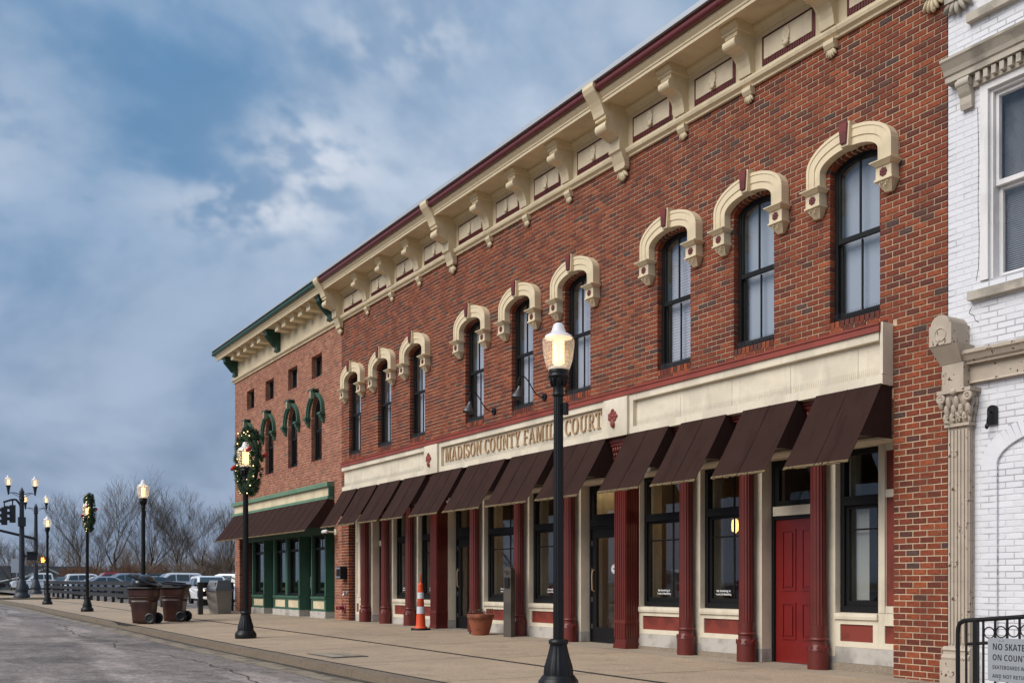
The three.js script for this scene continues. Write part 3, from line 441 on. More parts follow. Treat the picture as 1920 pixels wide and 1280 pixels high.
// ---------------------------------------------------------------- ground floor of the court building
const COL = [-25.19, -23.89, -22.46, -20.9, -19.25, -17.43, -15.64, -13.9, -12.37, -11.03, -9.66], BIG = new Set([3, 7]);
function flute(pts, n = 16, k = 0.09, seg = 64, y0, y1) {   // a turned shape with grooves between y0 and y1
  const g = L(pts, seg), p = g.attributes.position;
  for (let i = 0; i < p.count; i++) { const x = p.getX(i), y = p.getY(i), z = p.getZ(i); if (y < y0 || y > y1) continue; const a = Math.atan2(z, x), f = 1 - k * Math.pow(Math.abs(Math.sin(a * n / 2)), 0.7); p.setX(i, x * f); p.setZ(i, z * f); }
  g.computeVertexNormals(); return g;
}
{
  // slender fluted iron column on an eight-sided foot, leafy capital
  const col = (gy) => {
    const c = lmesh('column_shaft', flute([[0.115, 0.43], [0.115, 0.44], [0.105, 3.2], [0.105, 3.21]], 16, 0.1, 64, 0, 9), mRed);
    lmesh('column_base', [cyl(0.155, 0.155, 0.27, 8).rotateY(Math.PI / 8), L([[0.155, 0.27], [0.15, 0.3], [0.128, 0.34], [0.122, 0.36], [0.122, 0.42]], 24), L([[0.12, 0.4], [0.14, 0.415], [0.14, 0.435], [0.115, 0.45]], 24), ...range(0, 7, 7).map((k) => new THREE.BoxGeometry(0.05, 0.05, 0.02).rotateZ(0.785).translate(0, 0.31, 0.145).rotateY(k * Math.PI / 4))].map((g) => g), mRed, c);
    const leaves = []; for (let r = 0; r < 2; r++) for (let k = 0; k < 8; k++) leaves.push(new THREE.SphereGeometry(0.035, 6, 5).scale(0.8, 1.9, 0.6).rotateX(0.35).translate(0, 3.27 + r * 0.08, 0.115 + r * 0.025).rotateY(k * Math.PI / 4 + r * 0.39));
    lmesh('capital', [L([[0.1, 3.2], [0.13, 3.21], [0.13, 3.23], [0.105, 3.24], [0.115, 3.36], [0.16, 3.44], [0.16, 3.46]], 20), ...leaves, B(-0.16, 0.16, 3.46, 3.56, -0.15, 0.14), B(-0.18, 0.18, 3.5, 3.55, -0.15, 0.17)], mRed, c);
    return c;
  };
  const proto = col(0);
  // square fluted pier
  const big = (() => {
    const rib = []; for (let k = 0; k < 6; k++) { const o = -0.13 + k * 0.052; rib.push(B(o - 0.016, o + 0.016, 0.42, 3.2, 0.15, 0.163), B(0.15, 0.163, 0.42, 3.2, o - 0.016, o + 0.016)); } for (let k = 0; k < 6; k++) { const o = -0.13 + k * 0.052; rib.push(B(o - 0.018, o + 0.018, 0.1, 0.36, 0.155, 0.168), B(0.155, 0.168, 0.1, 0.36, o - 0.018, o + 0.018)); }
    const c = lmesh('square_pier', [B(-0.15, 0.15, 0.0, 3.46, -0.15, 0.15)], mRed);
    lmesh('fluting', rib, mRed, c);
    lmesh('pier_base', [B(-0.175, 0.175, 0, 0.05, -0.17, 0.175), B(-0.168, 0.168, 0.05, 0.1, -0.16, 0.168)], mRed, c);
    lmesh('pier_collar', [B(-0.172, 0.172, 0.36, 0.385, -0.16, 0.172), B(-0.163, 0.163, 0.385, 0.42, -0.16, 0.163)], mRed, c);
    const lv = []; for (let k = 0; k < 5; k++) for (let r = 0; r < 2; r++) lv.push(new THREE.SphereGeometry(0.032, 6, 5).scale(0.9, 1.7, 0.8).translate(-0.13 + k * 0.065, 3.28 + r * 0.08, 0.17 + r * 0.02), new THREE.SphereGeometry(0.032, 6, 5).scale(0.8, 1.7, 0.9).translate(0.17 + r * 0.02, 3.28 + r * 0.08, -0.13 + k * 0.065));
    lmesh('pier_capital', [B(-0.17, 0.17, 3.2, 3.24, -0.15, 0.17), ...lv, B(-0.2, 0.2, 3.42, 3.48, -0.15, 0.2), B(-0.22, 0.22, 3.48, 3.558, -0.15, 0.22)], mRed, c);
    return c;
  })();
  COL.forEach((x, i) => { const c = put(BIG.has(i) ? big : proto, court, x, 0, -0.06), gy = G(x, 0) + 0.002; c.children.filter((o) => /base/.test(o.name)).forEach((o) => { o.position.y = gy; }); });
  COL.forEach((x, i) => { const gy = G(x, 0); if (gy < -0.02 && !BIG.has(i)) mesh('column_footing', cyl(0.118, 0.118, 0.45 - gy, 16).translate(x, gy + 0.02, -0.06), mRed, court); if (BIG.has(i)) mesh('pier_footing', B(x - 0.149, x + 0.149, gy, 0.02, -0.2, 0.089), mRed, court); });
  // bed of the shopfront and the beam behind the awnings
  mesh('shopfront_beam', [B(SX0 + 0.002, SX1 - 0.002, 2.87, 3.5, -0.5, -0.205)], mPilaster, court);
  mesh('beam_moulding', PX([[-0.205, 2.87], [-0.17, 2.9], [-0.15, 2.93], [-0.15, 2.96], [-0.205, 2.96]], SX0 + 0.004, SX1 - 0.004), mPilaster, court);
  const pw = 0.175;
  COL.forEach((x) => {
    const gy = G(x, 0) + 0.012;
    mesh('pilaster', B(x - pw, x + pw, gy + 0.19, 2.87, -0.5, -0.2), mPilaster, court);
    mesh('pilaster_foot', B(x - pw - 0.006, x + pw + 0.006, gy, gy + 0.19, -0.5, -0.192), mStone, court);
  });
  const edges = [SX0, ...COL, SX1], kinds = ['w', 'r', 'w', 'w', 'd', 'w', 'w', 'd', 'w', 'w', 'r', 'w'];
  const textMat = (lines, w, h) => { const c = document.createElement('canvas'); c.width = 256; c.height = 96; const x = c.getContext('2d'); x.fillStyle = '#ffffff'; x.textAlign = 'center'; x.font = 'bold 34px sans-serif'; lines.forEach((l, i) => x.fillText(l, 128, 38 + i * 40)); const t = new THREE.CanvasTexture(c); t.colorSpace = THREE.SRGBColorSpace; return t; };
  const tSmoke = textMat(['No Smoking in', 'Front of Building']);
  const mSmoke = std([0.75, 0.75, 0.75], 0.7, { alphaMap: tSmoke, transparent: true });
  const decal = (w, h, x, y, z) => { const g = new THREE.PlaneGeometry(w, h).translate(x, y, z).toNonIndexed(); g.userData.done = true; return g; };
  kinds.forEach((kd, i) => {
    const first = i === 0, last = i === 11, a = edges[i] + (first ? 0.34 : pw), b = edges[i + 1] - (last ? 0.385 : pw), gy = G((a + b) / 2, 0) + 0.012;
    if (kd === 'w') {
      const zf = -0.3, s0 = 0.655;
      mesh('stone_plinth', B(a - 0.001, b + 0.001, gy < -0.06 ? -0.028 : gy, 0.185, -0.5, -0.196), mStone, court);
      if (gy < -0.04) mesh('concrete_footing', B(a - (i > 8 ? 0.02 : 0), b, gy - 0.05, -0.03, -0.5, -0.17), mConc, court);
      const f = mesh('bulkhead', [B(a + 0.002, b - 0.002, 0.187, 0.56, -0.5, -0.225), B(a + 0.002, b - 0.002, 0.187, 0.262, -0.225, -0.198), B(a + 0.002, b - 0.002, 0.495, 0.56, -0.225, -0.198), B(a + 0.002, a + 0.085, 0.262, 0.495, -0.225, -0.198), B(b - 0.085, b - 0.002, 0.262, 0.495, -0.225, -0.198)], mPilaster, court);
      mesh('red_panel', B(a + 0.087, b - 0.087, 0.264, 0.493, -0.225, -0.219), mRedPanel, f);
      mesh('window_sill', PX([[-0.5, 0.562], [-0.17, 0.562], [-0.165, 0.6], [-0.17, 0.645], [-0.5, 0.66]], a + 0.001, b - 0.001), mPilaster, court);
      const tb0 = 2.11, tb1 = 2.235, y1 = 2.868;
      const w = mesh('shop_window', [B(a + 0.002, a + 0.07, 0.662, y1, -0.4, zf), B(b - 0.07, b - 0.002, 0.662, y1, -0.4, zf), B(a + 0.07, b - 0.07, y1 - 0.07, y1, -0.4, zf), B(a + 0.07, b - 0.07, 0.662, 0.74, -0.4, zf), B(a + 0.07, b - 0.07, tb0, tb1, -0.4, zf + 0.012), B(a + 0.07, b - 0.07, tb1 - 0.035, tb1 - 0.015, zf + 0.012, zf + 0.022)], mBlack, court);
      const m = (a + b) / 2, my = 1.78;
      mesh('sash', [B(a + 0.072, a + 0.125, 0.742, tb0 - 0.002, -0.385, -0.335), B(b - 0.125, b - 0.072, 0.742, tb0 - 0.002, -0.385, -0.335), B(a + 0.125, b - 0.125, 0.742, 0.81, -0.385, -0.335), B(a + 0.125, b - 0.125, tb0 - 0.045, tb0 - 0.002, -0.385, -0.335)], mBlack, w);
      mesh('muntin', B(a + 0.125, b - 0.125, my - 0.012, my + 0.012, -0.372, -0.348), mBlack, w);
      if (!last) { mesh('muntin', B(m + 0.1, m + 0.124, 0.81, tb0 - 0.045, -0.371, -0.349), mBlack, w); mesh('muntin', B(m + 0.1, m + 0.124, tb1, y1 - 0.07, -0.371, -0.349), mBlack, w); }
      mesh('lower_pane', B(a + 0.12, b - 0.12, 0.806, tb0 - 0.04, -0.362, -0.358), mGlass, w);
      mesh('transom_pane', B(a + 0.068, b - 0.068, tb1 - 0.002, y1 - 0.068, -0.362, -0.358), mGlass, w);
      mesh('jamb_liner', [B(a + 0.01, a + 0.09, 0.7, 2.85, -0.62, -0.402), B(b - 0.09, b - 0.01, 0.7, 2.85, -0.62, -0.402), B(a + 0.09, b - 0.09, 0.66, 0.72, -0.66, -0.402)], mLiner, w);
      if (last || first) mesh('roller_blind', B(a + 0.14, last ? b - 0.36 : b - 0.14, 0.82, 2.06, -0.475, -0.47), std([0.30, 0.31, 0.29], 0.9), w);
      if (!first && !last) mesh('window_lettering', decal(0.34, 0.128, m - 0.13, 0.9, -0.356), mSmoke, w);
      if (first || last) {   // narrow panelled strip beside the brick pier
        const p0 = first ? SX0 + 0.003 : b, p1 = first ? a : SX1 - 0.003, zs = -0.198;
        const pn = mesh('side_panel', [B(p0, p1, 0.66, 2.868, -0.5, -0.225), B(p0, p0 + 0.1, 0.66, 2.868, -0.225, zs), B(p1 - 0.11, p1, 0.66, 2.868, -0.225, zs), B(p0 + 0.11, p1 - 0.11, 0.66, 0.75, -0.225, zs), B(p0 + 0.11, p1 - 0.11, 2.17, 2.27, -0.225, zs), B(p0 + 0.11, p1 - 0.11, 2.78, 2.868, -0.225, zs)], mPilaster, court);
        for (const [u0, u1] of [[0.752, 2.168], [2.272, 2.778]]) mesh('inset_panel', B(p0 + 0.112, p1 - 0.112, u0, u1, -0.225, -0.219), last ? mRedPanel : mPilaster, pn);
        const bk = mesh('bulkhead', [B(p0, p1, 0.187, 0.655, -0.5, -0.225), B(p0, p1, 0.187, 0.262, -0.225, zs), B(p0, p1, 0.495, 0.655, -0.225, zs), B(p0, p0 + 0.1, 0.262, 0.495, -0.225, zs), B(p1 - 0.1, p1, 0.262, 0.495, -0.225, zs)], mPilaster, court);
        mesh('red_panel', B(p0 + 0.102, p1 - 0.102, 0.264, 0.493, -0.225, -0.219), mRedPanel, bk);
        mesh('stone_plinth', B(p0, p1, gy < -0.06 ? -0.028 : gy, 0.185, -0.5, -0.196), mStone, court);
        if (last) mesh('concrete_footing', B(p0 - 0.001, XR, gy - 0.1, -0.03, -0.5, last ? -0.172 : -0.17), mConc, court);
      }
    } else {
      const zd = -0.42, red = kd === 'r', dt = red ? 1.995 : 2.06, fr = mesh('door_frame', [B(a + 0.001, a + 0.055, gy, 2.868, -0.5, zd + 0.02), B(b - 0.055, b - 0.001, gy, 2.868, -0.5, zd + 0.02), B(a + 0.055, b - 0.055, dt, dt + 0.05, -0.5, zd + 0.02), B(a + 0.055, b - 0.055, 2.8, 2.868, -0.5, zd + 0.02)], mBlack, court);
      mesh('transom_rail', B(a + 0.057, b - 0.057, dt + 0.052, dt + 0.19, -0.5, zd + 0.05), red ? mPilaster : mBlack, fr);
      mesh('transom_sash', [B(a + 0.057, a + 0.14, dt + 0.195, 2.798, -0.47, zd + 0.01), B(b - 0.14, b - 0.057, dt + 0.195, 2.798, -0.47, zd + 0.01), B(a + 0.14, b - 0.14, dt + 0.195, dt + 0.27, -0.47, zd + 0.01), B(a + 0.14, b - 0.14, 2.73, 2.798, -0.47, zd + 0.01)], mBlack, fr);
      mesh('transom_pane', B(a + 0.135, b - 0.135, dt + 0.265, 2.735, -0.445, -0.441), mGlass, fr);
      const d0 = a + 0.06, d1 = b - 0.06, dy = gy + 0.012, W = d1 - d0;
      if (red) {
        const door = mesh('red_door', B(d0, d1, dy, dt - 0.004, -0.475, zd - 0.01), mDoor, court);
        for (const [u0, u1] of [[0.14, 0.44], [0.56, 0.86]]) for (const [v0, v1] of [[0.16, 0.42], [0.5, 0.93]]) {
          const X0 = d0 + W * u0, X1 = d0 + W * u1, Y0 = dy + (dt - dy) * v0, Y1 = dy + (dt - dy) * v1;
          mesh('door_panel', [B(X0, X1, Y0, Y0 + 0.03, zd - 0.01, zd + 0.004), B(X0, X1, Y1 - 0.03, Y1, zd - 0.01, zd + 0.004), B(X0, X0 + 0.03, Y0 + 0.03, Y1 - 0.03, zd - 0.01, zd + 0.004), B(X1 - 0.03, X1, Y0 + 0.03, Y1 - 0.03, zd - 0.01, zd + 0.004), B(X0 + 0.06, X1 - 0.06, Y0 + 0.06, Y1 - 0.06, zd - 0.01, zd + 0.006)], mDoor, door);
        }
        mesh('door_knob', new THREE.SphereGeometry(0.032, 12, 8).translate(d1 - 0.07, dy + 0.95, zd + 0.04), mSteel, door);
      } else {
        const door = mesh('glass_door', [B(d0, d0 + 0.13, dy, dt - 0.004, -0.475, zd), B(d1 - 0.13, d1, dy, dt - 0.004, -0.475, zd), B(d0 + 0.13, d1 - 0.13, dy, dy + 0.28, -0.475, zd), B(d0 + 0.13, d1 - 0.13, dt - 0.17, dt - 0.004, -0.475, zd)], mBlack, court);
        mesh('door_pane', B(d0 + 0.125, d1 - 0.125, dy + 0.275, dt - 0.165, -0.452, -0.448), mGlass, door);
        mesh('door_pull', tube([[d0 + 0.07, dy + 0.95, zd], [d0 + 0.07, dy + 0.97, zd + 0.05], [d0 + 0.07, dy + 1.2, zd + 0.06], [d0 + 0.07, dy + 1.33, zd + 0.05], [d0 + 0.07, dy + 1.35, zd]], 0.012, 16, 6), mGold, door);
        for (const hy of [0.25, 0.75, 1.3, 1.8]) mesh('hinge', B(d0 - 0.012, d0 + 0.012, dy + hy, dy + hy + 0.09, zd, zd + 0.012), mSteel, door);
        const c = document.createElement('canvas'); c.width = c.height = 128; const q = c.getContext('2d'); q.fillStyle = '#e8e8e8'; q.fillRect(0, 0, 128, 128); q.fillStyle = '#30333a'; q.beginPath(); q.arc(64, 64, 50, 0, 7); q.lineWidth = 5; q.strokeStyle = '#7b8790'; q.stroke(); q.fillRect(34, 52, 60, 9); q.fillRect(40, 66, 48, 8);
        const t = new THREE.CanvasTexture(c); t.colorSpace = THREE.SRGBColorSpace; const g = new THREE.CircleGeometry(0.085, 24).translate((d0 + d1) / 2, dy + 1.36, -0.446).toNonIndexed(); g.userData.done = true;
        mesh('door_sticker', g, std([0.9, 0.9, 0.9], 0.6, { map: t }), door);
      }
      mesh('door_sill', B(a - 0.16, b + 0.16, gy - 0.02, gy + 0.008, -0.5, zd + 0.05), mSteel, court);
    }
  });
}
// ---------------------------------------------------------------- awnings
const AW = [[-26.12, -25.09], [-24.96, -23.8], [-23.66, -22.42], [-22.22, -21.02], [-20.68, -19.3], [-19.06, -17.5], [-17.27, -15.76], [-15.46, -14.13], [-13.55, -12.48], [-12.19, -11.17], [-10.83, -9.78], [-9.46, -8.4]];
const AL = ['brown canvas awning next to the pale brick pier, first from the green-trimmed building', 'brown canvas awning over the far red door, second from the green-trimmed building', 'brown canvas awning third from the green-trimmed building, left of the first fluted square pier', 'brown canvas awning under the left pyramid block, just left of the square red pier', 'brown canvas awning over the far black door behind the flower pot', 'brown canvas awning above the flower pot, under the word COUNTY', 'brown canvas awning left of the nearest lamp post, under the word FAMILY', 'brown canvas awning behind the nearest lamp post, over the near black door', 'brown canvas awning just right of the near square red pier', 'brown canvas awning third from the right brick pier', 'brown canvas awning over the near bright red door', 'brown canvas awning rightmost of the row, against the near brick pier'];
function awning(x0, x1, o, label, seams) {
  const { zt, yt, zb, yb, ys } = o, n = 10, dz = zb - zt, dy = yb - yt, sag = (t) => -0.012 * Math.sin(Math.PI * t);
  const nx = -dy / Math.hypot(dz, dy), ny = dz / Math.hypot(dz, dy), line = (off) => range(0, 1, n).map((t) => [zt + dz * t + nx * (sag(t) + off), yt + dy * t + ny * (sag(t) + off)]);
  const t = thing('awning', label, 'awning', [(x0 + x1) / 2, yb, zt], 0, 'brown canvas shop awnings');
  // canvas: a grid with a slight sag and soft ripples, two skins
  const nu = Math.max(10, Math.round((x1 - x0) * 9)), skin = (off) => { const p = [], ix = []; for (let i = 0; i <= nu; i++) for (let k = 0; k <= n; k++) { const u = i / nu, v = k / n, X = x0 + (x1 - x0) * u, ed = Math.sin(Math.PI * u) * Math.sin(Math.PI * Math.min(1, v * 1.02)), w = sag(v) + off + ed * (0.014 * (fb3(X * 2.2, v * 3, x0, 3, 9) - 0.5) + 0.006 * (fb3(X * 9 + v * 4, v * 2, x0, 2, 19) - 0.5)); p.push(X, yt + dy * v + ny * w, zt + dz * v + nx * w); } for (let i = 0; i < nu; i++) for (let k = 0; k < n; k++) { const a = i * (n + 1) + k; ix.push(a, a + 1, a + n + 1, a + 1, a + n + 2, a + n + 1); } const g = new THREE.BufferGeometry(); g.setAttribute('position', new THREE.Float32BufferAttribute(p, 3)); g.setIndex(ix); g.computeVertexNormals(); return g; };
  mesh('canopy', [skin(0.004), skin(-0.002)], mAwn, t);
  const tt = (ys - yt) / dy, side = [...line(0).filter((_, i) => i / n <= tt), [zt + dz * tt, ys], [o.zw ?? 0.012, ys], [o.zw ?? 0.012, yt - 0.03], [zt, yt - 0.005]];
  for (const x of [x0 + 0.003, x1 - 0.007]) mesh('side_panel', PX(side, x, x + 0.004), mAwn, t);
  for (let k = 1; k <= seams; k++) { const x = x0 + (x1 - x0) * k / (seams + 1); mesh('seam', PX([...line(0.0105), ...line(-0.002).reverse()], x - 0.006, x + 0.006), mAwn, t); }
  const h0 = 0.974, hem = [[zt + dz * h0 + nx * 0.007, yt + dy * h0 + ny * 0.007], [zb + 0.006, yb - 0.004], [zb - 0.004, yb - 0.012], [zt + dz * h0 - nx * 0.006, yt + dy * h0 - ny * 0.006]];
  const gs = []; for (let x = x0; x < x1 - 0.001;) { const w = Math.min(rr(0.03, 0.09), x1 - x), d = rr(-0.006, 0.008); gs.push(PX(hem.map(([z, y], i) => (i === 1 || i === 2 ? [z, y + d] : [z, y])), x, x + w)); x += w; }
  mesh('frayed_hem', gs, mHem, t);
  mesh('frame', [rod([x0 + 0.02, ys + 0.012, zt + dz * tt - 0.055], [x1 - 0.02, ys + 0.012, zt + dz * tt - 0.055], 0.012), ...[x0 + 0.025, x1 - 0.025].map((x) => rod([x, ys + 0.012, zt + dz * tt - 0.055], [x, ys + 0.012, o.zw ?? -0.02], 0.012))], mBlack, t);
  return t;
}
AW.forEach(([a, b], i) => awning(a, b, { zt: 0.208, yt: 3.57, zb: 0.845, yb: 2.545, ys: 2.89 }, AL[i], b - a > 1.3 ? 2 : 1));
// ---------------------------------------------------------------- fittings on the front
for (const [x, lb] of [[-18.3, 'black gooseneck sign lamp over the word COUNTY'], [-16.38, 'black gooseneck sign lamp just left of the nearest lamp post head']]) {
  const t = thing('gooseneck_lamp', lb, 'lamp', [x, 4.66, 0.0], 0, 'gooseneck sign lamps');
  mesh('wall_flange', new THREE.CylinderGeometry(0.07, 0.075, 0.03, 20).rotateX(Math.PI / 2).translate(x, 4.66, 0.015), mIron, t);
  mesh('arm', tube([[x, 4.66, 0.02], [x, 4.665, 0.14], [x, 4.74, 0.25], [x, 4.9, 0.36], [x, 5.0, 0.46], [x, 5.0, 0.56], [x, 4.92, 0.61], [x, 4.8, 0.62]], 0.011, 40, 8), mIron, t);
  mesh('shade', L([[0.03, 0.2], [0.035, 0.16], [0.05, 0.12], [0.085, 0.05], [0.115, 0.0], [0.12, -0.03], [0.113, -0.03], [0.08, 0.05], [0.03, 0.12]], 24).rotateX(-0.22).translate(x, 4.61, 0.63), std([0.10, 0.10, 0.105], 0.4, { metalness: 0.5 }), t);
}
for (const [x, y, z, lb] of [[-18.05, 2.02, -1.7, 'warm amber pendant lamp hanging inside the window above the flower pot'], [-12.75, 1.95, -1.5, 'warm amber pendant lamp hanging inside the window right of the near square pier']]) {
  const t = thing('pendant_lamp', lb, 'lamp', [x, 3.3, z], 0, 'pendant lamps indoors');
  lmesh('cord', rod([0, 0, 0], [0, y - 3.3 + 0.2, 0], 0.006, 6), mBlack, t);
  lmesh('shade', L([[0.02, 0.2], [0.05, 0.18], [0.06, 0.1], [0.055, 0.0], [0.02, -0.03]], 16).translate(0, y - 3.3, 0), std([0.9, 0.45, 0.15], 0.6, { emissive: lin(1, 0.42, 0.1), emissiveIntensity: 1.6 }), t);
  const l = new THREE.PointLight(new THREE.Color(1, 0.6, 0.3), 0.35); l.position.set(0, y - 3.3 + 0.08, 0); l.castShadow = true; t.add(l);
}
{
  const t = thing('ceiling_light', 'yellow strip light on the ceiling behind the nearest lamp post', 'lamp', [-16.1, 3.3, -1.6]);
  lmesh('housing', B(-0.32, 0.32, -0.03, 0, -0.07, 0.07), mCream, t);
  lmesh('diffuser', B(-0.3, 0.3, -0.06, -0.031, -0.055, 0.055), std([0.9, 0.8, 0.4], 0.5, { emissive: lin(1, 0.75, 0.25), emissiveIntensity: 0.9 }), t);
  const l = new THREE.PointLight(new THREE.Color(1, 0.8, 0.5), 0.35); l.position.set(0, -0.12, 0); l.castShadow = true; t.add(l);
}
{ // drop box, tap and fire inlet on the left pier
  const x = -26.42;
  let t = thing('mailbox', 'black mailbox with silver front bands on the pale brick pier', 'mailbox', [x, 1.15, 0.0]);
  mesh('box', PZ([[x - 0.16, 1.16], [x + 0.16, 1.16], [x + 0.16, 1.46], [x + 0.12, 1.52], [x - 0.12, 1.52], [x - 0.16, 1.46]], 0.003, 0.2), mBlack, t);
  for (const y of [1.19, 1.44]) mesh('silver_band', B(x - 0.161, x + 0.12, y, y + 0.05, 0.2, 0.206), mSteel, t);
  t = thing('wall_tap', 'small steel tap sticking out of the pale brick pier', 'tap', [-26.3, 0.78, 0]);
  mesh('body', [rod([-26.3, 0.78, 0], [-26.3, 0.78, 0.09], 0.028, 10), new THREE.CylinderGeometry(0.055, 0.055, 0.012, 16).rotateX(Math.PI / 2).translate(-26.3, 0.78, 0.008), rod([-26.3, 0.78, 0.07], [-26.3, 0.70, 0.12], 0.02, 8)], mSteel, t);
  mesh('handle', new THREE.TorusGeometry(0.03, 0.008, 6, 12).translate(-26.3, 0.80, 0.1), mSteel, t);
  t = thing('fire_inlet', 'red fire hose inlet with round pink plate low on the pale brick pier', 'fire inlet', [-26.5, 0.36, 0]);
  mesh('plate', [new THREE.TorusGeometry(0.13, 0.014, 8, 24).translate(-26.5, 0.36, 0.016), new THREE.CylinderGeometry(0.12, 0.12, 0.012, 24).rotateX(Math.PI / 2).translate(-26.5, 0.36, 0.008)], std([0.35, 0.09, 0.10], 0.6, { map: tDirt }), t);
  mesh('inlet', [-0.055, 0.055].map((d) => rod([-26.5, 0.36, 0.01], [-26.5 + d * 1.6, 0.36, 0.17], 0.045, 14)), std([0.24, 0.03, 0.035], 0.5, { map: tDirt }), t);
  mesh('cap', [-0.055, 0.055].map((d) => rod([-26.5 + d * 1.6, 0.36, 0.17], [-26.5 + d * 1.75, 0.36, 0.2], 0.052, 14)), std([0.2, 0.02, 0.025], 0.5), t);
}
{
  const t = thing('flood_light', 'white flood light and dome under the first awning corner', 'flood light', [-27.05, 2.5, 0.0]);
  mesh('bracket', [B(-27.12, -26.98, 2.42, 2.58, 0.0, 0.05), rod([-27.05, 2.5, 0.04], [-27.05, 2.5, 0.32], 0.02)], mCream, t);
  mesh('head', new THREE.CapsuleGeometry(0.055, 0.24, 4, 12).rotateZ(Math.PI / 2).translate(-27.05, 2.5, 0.36), std([0.7, 0.7, 0.68], 0.5), t);
  mesh('dome', new THREE.SphereGeometry(0.06, 14, 8, 0, 6.3, 1.57, 1.57).translate(-27.0, 2.45, 0.36), mBlack, t);
}
// ---------------------------------------------------------------- the paler brick building with green trim
const GX0 = -36.87, GX1 = XL;
const greenB = thing('green_trim_building', 'paler orange brick corner building with dark green cornice, hoods and shopfront', 'building', [-31.77, 0, 0]);
{
  const AXs = [-35.2, -32.97, -30.7, -28.63], SXs = [-35.02, -32.95, -30.7, -28.61], hw = 0.43, sill = 4.69, spr = 6.02, ri = 0.54, SH = 0.425, S0 = 7.16, S1 = 7.82, g0 = -36.3, g1 = -27.2;
  const holes = [...AXs.map((x) => path(archPts(hw + 0.008, sill - 0.07, spr, ri + 0.008, 18, x))), ...SXs.map((x) => path([[x - SH - 0.008, S0 - 0.008], [x + SH + 0.008, S0 - 0.008], [x + SH + 0.008, S1 + 0.008], [x - SH - 0.008, S1 + 0.008]]))];
  mesh('wall', PZ([[GX0 + 0.004, 3.2], [GX1, 3.2], [GX1, 8.4], [GX0 + 0.004, 8.4]], -0.3, -0.006, holes), mMortar2, greenB);
  mesh('pier_core', B(GX0 + 0.004, g0 - 0.009, -0.2, 3.198, -0.9, -0.0065), mMortar2, greenB);
  mesh('pier_core', B(g1 + 0.009, GX1, -0.2, 3.198, -0.9, -0.0065), mMortar2, greenB);
  const blocked = (y) => {
    if (y < 3.3) return [[g0, g1]];
    if (y > 3.5 && y < 3.9) return [[-36.6, -27.3]];
    const o = [];
    for (const x of AXs) if (y > sill - 0.09 && y < spr) o.push([x - hw, x + hw]); else if (y >= spr && y < spr + ri + 0.13) { const t = (y - spr) / (ri + 0.13), w = (hw + 0.1) * Math.sqrt(1 - t * t); o.push([x - w, x + w]); }
    for (const x of SXs) if (y > S0 - 0.09 && y < S1) o.push([x - SH, x + SH]);
    return o;
  };
  const extra = [];
  for (const x of AXs) for (let k = 0; k < 17; k++) { const a = Math.PI * (k + 0.5) / 17; extra.push([x + (hw + 0.055) * Math.cos(a), spr + (ri + 0.055) * Math.sin(a), 0.105, 0.075, Math.atan2(Math.sin(a) / ri, Math.cos(a) / hw)]); }
  for (const [xs, h, y] of [[AXs, hw, sill], [SXs, SH, S0]]) for (const x of xs) for (let k = 0; k < 10; k++) { const b = [x - h + h * (k + 0.5) / 5, y - 0.048, h / 5 - 0.011, 0.09, 0]; b.tone = paleTones[3 + k % 3]; extra.push(b); }
  layBricks(greenB, { x0: GX0, x1: GX1, y0: -0.2, y1: 8.38, blocked, tones: paleTones, extra });
  const ret = []; for (let r = 0; r < 43; r++) { const y = -0.2 + (r + 0.5) * 0.0793, c = r % 2 ? 0 : 0.1; for (let z = -0.101 - c; z > -0.88; z -= 0.2) ret.push(B(g0 - 0.1, g0, y - 0.034, y + 0.034, Math.max(z - 0.189, -0.89), z)); if (c) ret.push(B(g0 - 0.1, g0, y - 0.034, y + 0.034, -0.19, -0.101)); }
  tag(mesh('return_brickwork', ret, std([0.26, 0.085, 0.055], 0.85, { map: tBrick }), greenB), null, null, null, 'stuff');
  mesh('side_wall', B(GX0 + 0.004, GX0 + 0.3, -0.2, 8.4, -13, -0.91), mMortar2, greenB);
  mesh('back_wall', B(GX0, GX1 - 0.002, -0.2, 8.4, -13.3, -13.004), mMortar2, greenB);
  mesh('interior_floor', B(GX0 + 0.3, GX1 - 0.3, -0.2, 0.02, -12.9, -0.91), std([0.10, 0.085, 0.07], 0.7), greenB);
  mesh('ceiling', B(GX0 + 0.3, GX1 - 0.3, 2.95, 3.1, -12.9, -0.32), mWallIn, greenB);
  mesh('interior_wall', B(GX0 + 0.3, GX1 - 0.3, 0.02, 2.95, -5.2, -5), mWallIn, greenB);
  mesh('upper_room_wall', B(GX0 + 0.3, GX1 - 0.01, 3.2, 8.1, -4.3, -4.2), mDarkIn, greenB);
  mesh('roof', PX([[-13.3, 9.8], [0.5, 9.33], [0.5, 9.25], [-13.3, 8.5]], GX0, GX1 - 0.002), mRoofMetal, greenB);
  // tall round-headed windows
  const h = spr - sill, w = lmesh('arched_window', [PZ(archRing([hw - 0.003, 0.002, h, ri - 0.003], [hw - 0.08, 0.08, h, ri - 0.075]), -0.2, -0.12), B(-hw + 0.08, hw - 0.08, 0.002, 0.08, -0.2, -0.12)], mBlack);
  lmesh('sash', [PZ(archRing([hw - 0.082, 0.9, h, ri - 0.077], [hw - 0.13, 0.95, h, ri - 0.12]), -0.18, -0.135), B(-hw + 0.083, hw - 0.083, 0.87, 0.95, -0.185, -0.13), B(-hw + 0.083, -hw + 0.13, 0.082, 0.87, -0.198, -0.16), B(hw - 0.13, hw - 0.083, 0.082, 0.87, -0.198, -0.16), B(-hw + 0.13, hw - 0.13, 0.082, 0.14, -0.198, -0.16)], mBlack, w);
  lmesh('upper_pane', PZ(archPts(hw - 0.125, 0.94, h, ri - 0.115), -0.16, -0.156), mGlass, w);
